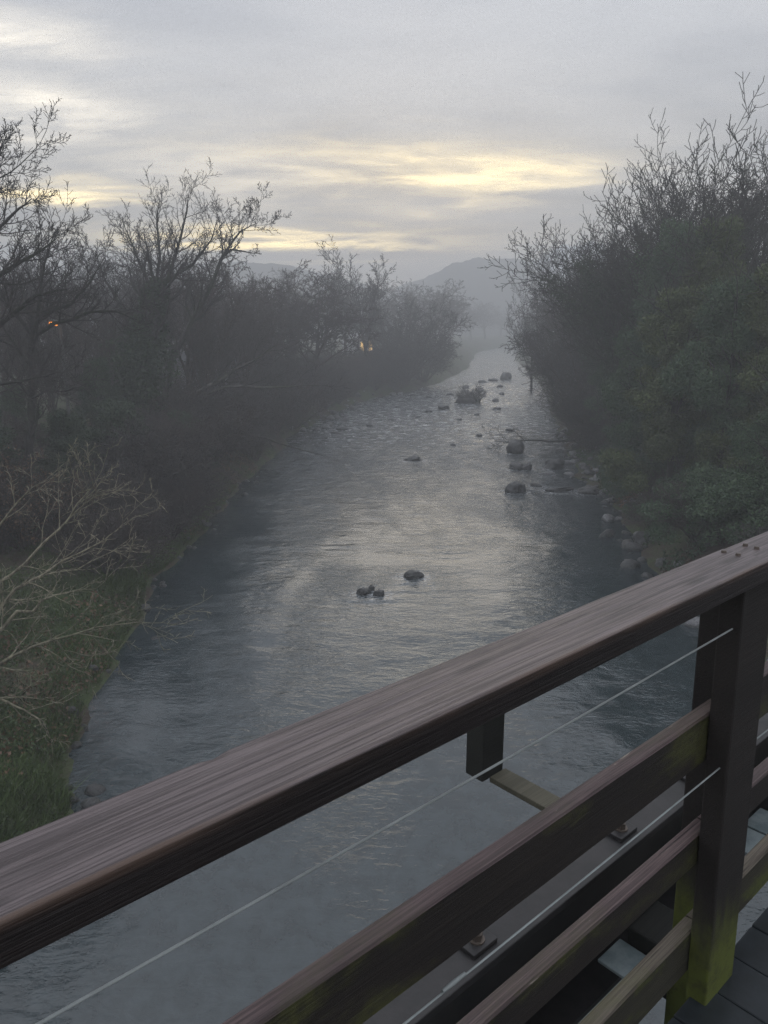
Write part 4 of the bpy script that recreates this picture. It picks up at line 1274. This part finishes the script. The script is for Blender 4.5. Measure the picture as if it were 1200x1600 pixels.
GIRDER = mat_steel('girder_paint', (0.018, 0.017, 0.018), (0.034, 0.031, 0.032), 0.5)
GALV = mat_steel('galvanised_plate', (0.17, 0.22, 0.23), (0.30, 0.35, 0.36), 0.5)
CABLE = mat_steel('steel_cable', (0.24, 0.26, 0.26), (0.36, 0.39, 0.39), 0.5, 0.0)
BOLT = mat_steel('rusty_bolt', (0.07, 0.055, 0.045), (0.16, 0.13, 0.11), 0.5, 0.3)
DECKM = mat_steel('wet_deck', (0.012, 0.016, 0.019), (0.024, 0.03, 0.036), 0.4)

U0, U1 = -11.0, 17.0


def rail_piece(name, u0, u1, v0, v1, ztop, th, seed, notch=None):
    """handrail length with weathered ridges cut into its top, rounded edges"""
    n = max(2, int((u1 - u0) / 0.02)) if u1 < 4 and u0 > -3 else max(2, int((u1 - u0) / 0.25))
    us = np.linspace(u0, u1, n + 1)
    prof = []
    rr = 0.004
    prof.append((v0, ztop - th)); prof.append((v0, ztop - rr - 0.0015))
    for k in range(5):
        a = math.pi - k * math.pi / 8
        prof.append((v0 + rr + math.cos(a) * rr, ztop - rr + math.sin(a) * rr))
    for q in np.linspace(v0 + rr, v1 - rr, 120)[1:-1]: prof.append((q, ztop))
    for k in range(5):
        a = math.pi / 2 - k * math.pi / 8
        prof.append((v1 - rr + math.cos(a) * rr, ztop - rr + math.sin(a) * rr))
    prof.append((v1, ztop - rr - 0.0015)); prof.append((v1, ztop - th))
    prof = np.array(prof)
    m = len(prof)
    V = np.zeros((len(us), m, 3))
    for i, u in enumerate(us):
        V[i, :, 0] = u; V[i, :, 1] = prof[:, 0]; V[i, :, 2] = prof[:, 1]
    top = np.arange(5, m - 5)
    UU = V[:, top, 0]; VV = V[:, top, 1]
    wob = 0.004 * vnoise(UU, UU * 0, 1.3, seed) + 0.008 * vnoise(UU, VV * 0, 0.5, seed + 8)
    g1 = vnoise(UU * 0.025, (VV + wob), 170, seed + 1)
    g2 = vnoise(UU * 0.03, (VV + wob), 75, seed + 2)
    inner = np.clip((VV - v0) / 0.012, 0, 1) * np.clip((v1 - VV) / 0.006, 0, 1)
    V[:, top, 2] += (0.0007 * g1 + 0.0012 * np.clip(g2, -1, 0.1)) * inner
    V[:, :, 1] += np.where(prof[:, 0] > v1 - 0.004, 1, 0) * 0.0012 * vnoise(V[:, :, 0], V[:, :, 0] * 0, 6, seed + 4)
    if notch:
        un, w = notch
        k = np.exp(-((V[:, :, 0] - un) / w) ** 4) * np.clip((V[:, :, 1] - (v1 - 0.010)) / 0.006, 0, 1)
        V[:, :, 2] -= 0.005 * k * (V[:, :, 2] > ztop - 0.02)
    id2 = np.arange(len(us) * m).reshape(len(us), m)
    q = np.stack([id2[:-1, :-1], id2[:-1, 1:], id2[1:, 1:], id2[1:, :-1]], -1).reshape(-1, 4)
    under = np.stack([id2[:-1, -1], id2[:-1, 0], id2[1:, 0], id2[1:, -1]], -1)
    me = mesh_np(name, V.reshape(-1, 3), np.concatenate([q, under])[:, ::-1], True)
    bm = bmesh.new(); bm.from_mesh(me); bm.verts.ensure_lookup_table()
    for row in (id2[0], id2[-1]):
        bm.faces.new([bm.verts[int(j)] for j in row])
    bmesh.ops.recalc_face_normals(bm, faces=list(bm.faces))
    bm.to_mesh(me); bm.free()
    me.set_sharp_from_angle(angle=R(38))
    return me


ZR, TH = -0.482, 0.044
JOINT = 1.646
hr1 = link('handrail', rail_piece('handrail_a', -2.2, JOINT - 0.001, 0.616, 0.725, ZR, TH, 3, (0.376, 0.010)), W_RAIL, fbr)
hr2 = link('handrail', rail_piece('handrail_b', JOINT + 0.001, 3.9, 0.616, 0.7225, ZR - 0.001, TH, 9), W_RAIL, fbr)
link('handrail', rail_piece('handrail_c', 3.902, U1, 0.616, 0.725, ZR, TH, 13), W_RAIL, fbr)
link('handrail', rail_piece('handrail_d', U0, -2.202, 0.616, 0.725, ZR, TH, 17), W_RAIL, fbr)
bm = bmesh.new()
bmesh.ops.create_cone(bm, segments=12, radius1=0.006, radius2=0.005, depth=0.006, cap_ends=True)
peg_me = bpy.data.meshes.new('peg'); bm.to_mesh(peg_me); bm.free()
for (pu, pv) in ((1.62, 0.707), (1.709, 0.700), (1.704, 0.673), (1.622, 0.677)):
    link('peg', peg_me, BOLT, hr1 if pu < JOINT else hr2, (pu, pv, ZR + 0.0015))

# posts: an inner and an outer timber with the planks sandwiched between
def post(name, u, v0, v1, w, ztop, zbot, lean, mat):
    bm = bmesh.new()
    bmesh.ops.create_cube(bm, size=1.0)
    for v in bm.verts:
        z = ztop if v.co.z > 0 else zbot
        f = (ztop - z) / (ztop - zbot)
        v.co = Vector((u + v.co.x * w + lean * f, (v0 + v1) / 2 + v.co.y * (v1 - v0), z))
    bmesh.ops.bevel(bm, geom=list(bm.edges), offset=0.005, segments=2, profile=0.5, affect='EDGES')
    me = bpy.data.meshes.new(name); bm.to_mesh(me); bm.free()
    return link(name, me, mat, fbr)


SP = 2.2
PU = 1.645
ZDECK = DECK_Z - EYE
for k in range(-5, 8):
    u = PU + k * SP
    post('post', u, 0.634, 0.6865, 0.150, ZR - TH - 0.0005, ZDECK - 0.02, 0.055, W_POST)
    post('outer_post', u + 0.112, 0.726, 0.79, 0.095, ZR - TH - 0.030, ZDECK - 0.42, 0.045, W_POST)

# planks run from bay to bay between the two timbers of each post
def plank(u0, u1, ztop, zbot, mat, seed):
    rr = random.Random(seed)
    n = 60 if (u0 < 1.7 < u1 + 2.0 and u1 < 6 and u0 > -3) else 4
    bm = bmesh.new()
    v0, v1 = 0.6885, 0.724
    rows = []
    for i in range(n + 1):
        u = u0 + (u1 - u0) * i / n
        e = lambda k: 0.0022 * mnoise.noise(Vector((u * 6, k * 3.1 + seed, 0)))
        c = 0.004
        ring = [(v0, zbot + c + e(1)), (v0, ztop - c + e(2)), (v0 + c, ztop + e(3)), ((v0 + v1) / 2, ztop + 1.3 * e(4)), (v1 - c, ztop + e(5)), (v1, ztop - c), (v1, zbot + c), (v1 - c, zbot), (v0 + c, zbot + e(6))]
        rows.append([bm.verts.new((u, a, z)) for a, z in ring])
    m = len(rows[0])
    for i in range(n):
        for k in range(m):
            bm.faces.new((rows[i][k], rows[i][(k + 1) % m], rows[i + 1][(k + 1) % m], rows[i + 1][k]))
    bm.faces.new(rows[0][::-1]); bm.faces.new(rows[-1])
    bmesh.ops.recalc_face_normals(bm, faces=list(bm.faces))
    me = bpy.data.meshes.new('plank'); bm.to_mesh(me); bm.free()
    return link('plank', me, mat, fbr)


for k in range(-5, 7):
    u0 = PU + k * SP + 0.02; u1 = u0 + SP - 0.004
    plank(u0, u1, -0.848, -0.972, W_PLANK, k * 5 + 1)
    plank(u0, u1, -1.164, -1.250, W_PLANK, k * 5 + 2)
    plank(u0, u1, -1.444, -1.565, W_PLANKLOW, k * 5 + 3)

# wire cables through the inner posts
def cable(z, v):
    n = 240
    pts = []
    for i in range(n + 1):
        uu = U0 + (U1 - U0) * i / n
        f = ((uu - PU) / SP) % 1.0
        pts.append((uu, v, z - 0.006 * 4 * f * (1 - f) + 0.003))
    link('cable', tube_mesh('cable', [(pts, [0.0019] * (n + 1))], [CABLE], lambda r: 8), parent=fbr)


cable(-0.632, 0.652)
cable(-0.970, 0.652)
for (u_, z_, l_) in ((0.70, -0.970, 0.05),):
    pts = [(u_, 0.652, z_), (u_ + l_ * 0.5, 0.652, z_), (u_ + l_, 0.652, z_)]
    link('cable_fitting', tube_mesh('cable_fitting', [(pts, [0.003, 0.004, 0.003])], [CABLE], lambda r: 8), parent=fbr)

# deck boards run across the bridge
deck_w = 0.145
board = box_mesh('deck_board', (deck_w - 0.003, 2.35, 0.045), 0.004, (0, -0.50, 0))
board.materials.append(DECKM)
i = 0
u = U0
while u < U1:
    link('deck_board', board, None, fbr, (u, 0, ZDECK - 0.0225 - 0.001 * ((i * 7) % 3)))
    u += deck_w; i += 1

# outer girder with its bolted top flange
gd_v0, gd_v1, gd_z = 0.96, 1.20, -1.456
gir = link('girder', box_mesh('girder_flange', (U1 - U0, gd_v1 - gd_v0, 0.022), 0.003, ((U0 + U1) / 2, (gd_v0 + gd_v1) / 2, gd_z - 0.011)), GIRDER, fbr)
link('web', box_mesh('girder_web', (U1 - U0, 0.016, 0.42), 0, ((U0 + U1) / 2, (gd_v0 + gd_v1) / 2, gd_z - 0.232)), GIRDER, gir)
link('lower_flange', box_mesh('girder_lower', (U1 - U0, 0.24, 0.022), 0.003, ((U0 + U1) / 2, (gd_v0 + gd_v1) / 2, gd_z - 0.453)), GIRDER, gir)


def bolt_mesh():
    bm = bmesh.new()
    bmesh.ops.create_cone(bm, segments=16, radius1=0.020, radius2=0.020, depth=0.004, cap_ends=True, matrix=Matrix.Translation((0, 0, 0.002)))
    bmesh.ops.create_cone(bm, segments=6, radius1=0.0145, radius2=0.0145, depth=0.016, cap_ends=True, matrix=Matrix.Translation((0, 0, 0.012)))
    bmesh.ops.create_cone(bm, segments=12, radius1=0.008, radius2=0.008, depth=0.035, cap_ends=True, matrix=Matrix.Translation((0, 0, 0.034)))
    me = bpy.data.meshes.new('bolt'); bm.to_mesh(me); bm.free(); me.materials.append(BOLT)
    return me


bme = bolt_mesh()
cleat_me = box_mesh('cleat', (0.085, 0.06, 0.012), 0.002, (0, 0, 0.006))
cleat_me.materials.append(GIRDER)
for k in range(-5, 7):
    for u0_ in (1.212, 1.847, 2.273):
        u_ = u0_ + k * 2.2
        link('cleat', cleat_me, None, gir, (u_, 1.02, gd_z))
        link('bolt', bme, None, gir, (u_, 1.02, gd_z + 0.012))

# cross bearers at each post, with the outrigger arm and its short upright
for k in range(-5, 8):
    u_ = PU + k * SP + 0.12
    ub = PU + k * SP + 0.225
    link('bearer', box_mesh('bearer', (0.16, 1.60, 0.16), 0.006, (ub, 0.14, ZDECK - 0.15)), W_UNDER, fbr)
    link('outrigger', box_mesh('outrigger', (0.080, 0.265, 0.02), 0.003, (u_ + 0.055, 1.202 + 0.1325, gd_z - 0.012)), W_OUT, fbr)
    post('outer_upright', u_ + 0.035, 1.469, 1.545, 0.105, -1.10, gd_z - 0.012, 0.0, W_UNDER)
    for du in (0.078, 0.86, 1.02):
        link('plate', box_mesh('plate', (0.115 if du < 0.5 else 0.14, 0.17, 0.010), 0.002, (PU + k * SP + du, 0.872, ZDECK - 0.122 - 0.006 * (du > 1))), GALV, fbr)
for s_ in (-1, 1):
    link('joist', box_mesh('joist', (U1 - U0, 0.07, 0.18), 0.004, ((U0 + U1) / 2, -0.5 + s_ * 0.85, ZDECK - 0.30)), W_UNDER, fbr)

# ------------------------------------------------------------------ haze
m = bpy.data.materials.new('river_mist')
m.use_nodes = True
g = NT(m.node_tree)
pv = g.n('ShaderNodeVolumePrincipled')
pv.inputs['Color'].default_value = (0.97, 0.975, 0.985, 1)
pv.inputs['Density'].default_value = 0.0039
pv.inputs['Anisotropy'].default_value = 0.15
out = g.n('ShaderNodeOutputMaterial')
g.put(out.inputs['Volume'], pv.outputs[0])
hz = link('haze', box_mesh('haze', (1340, 860, 56.0), 0, (0, 310, 26.5)), m)
tag(hz, 'cold mist lying over the river valley', 'haze', kind='stuff')
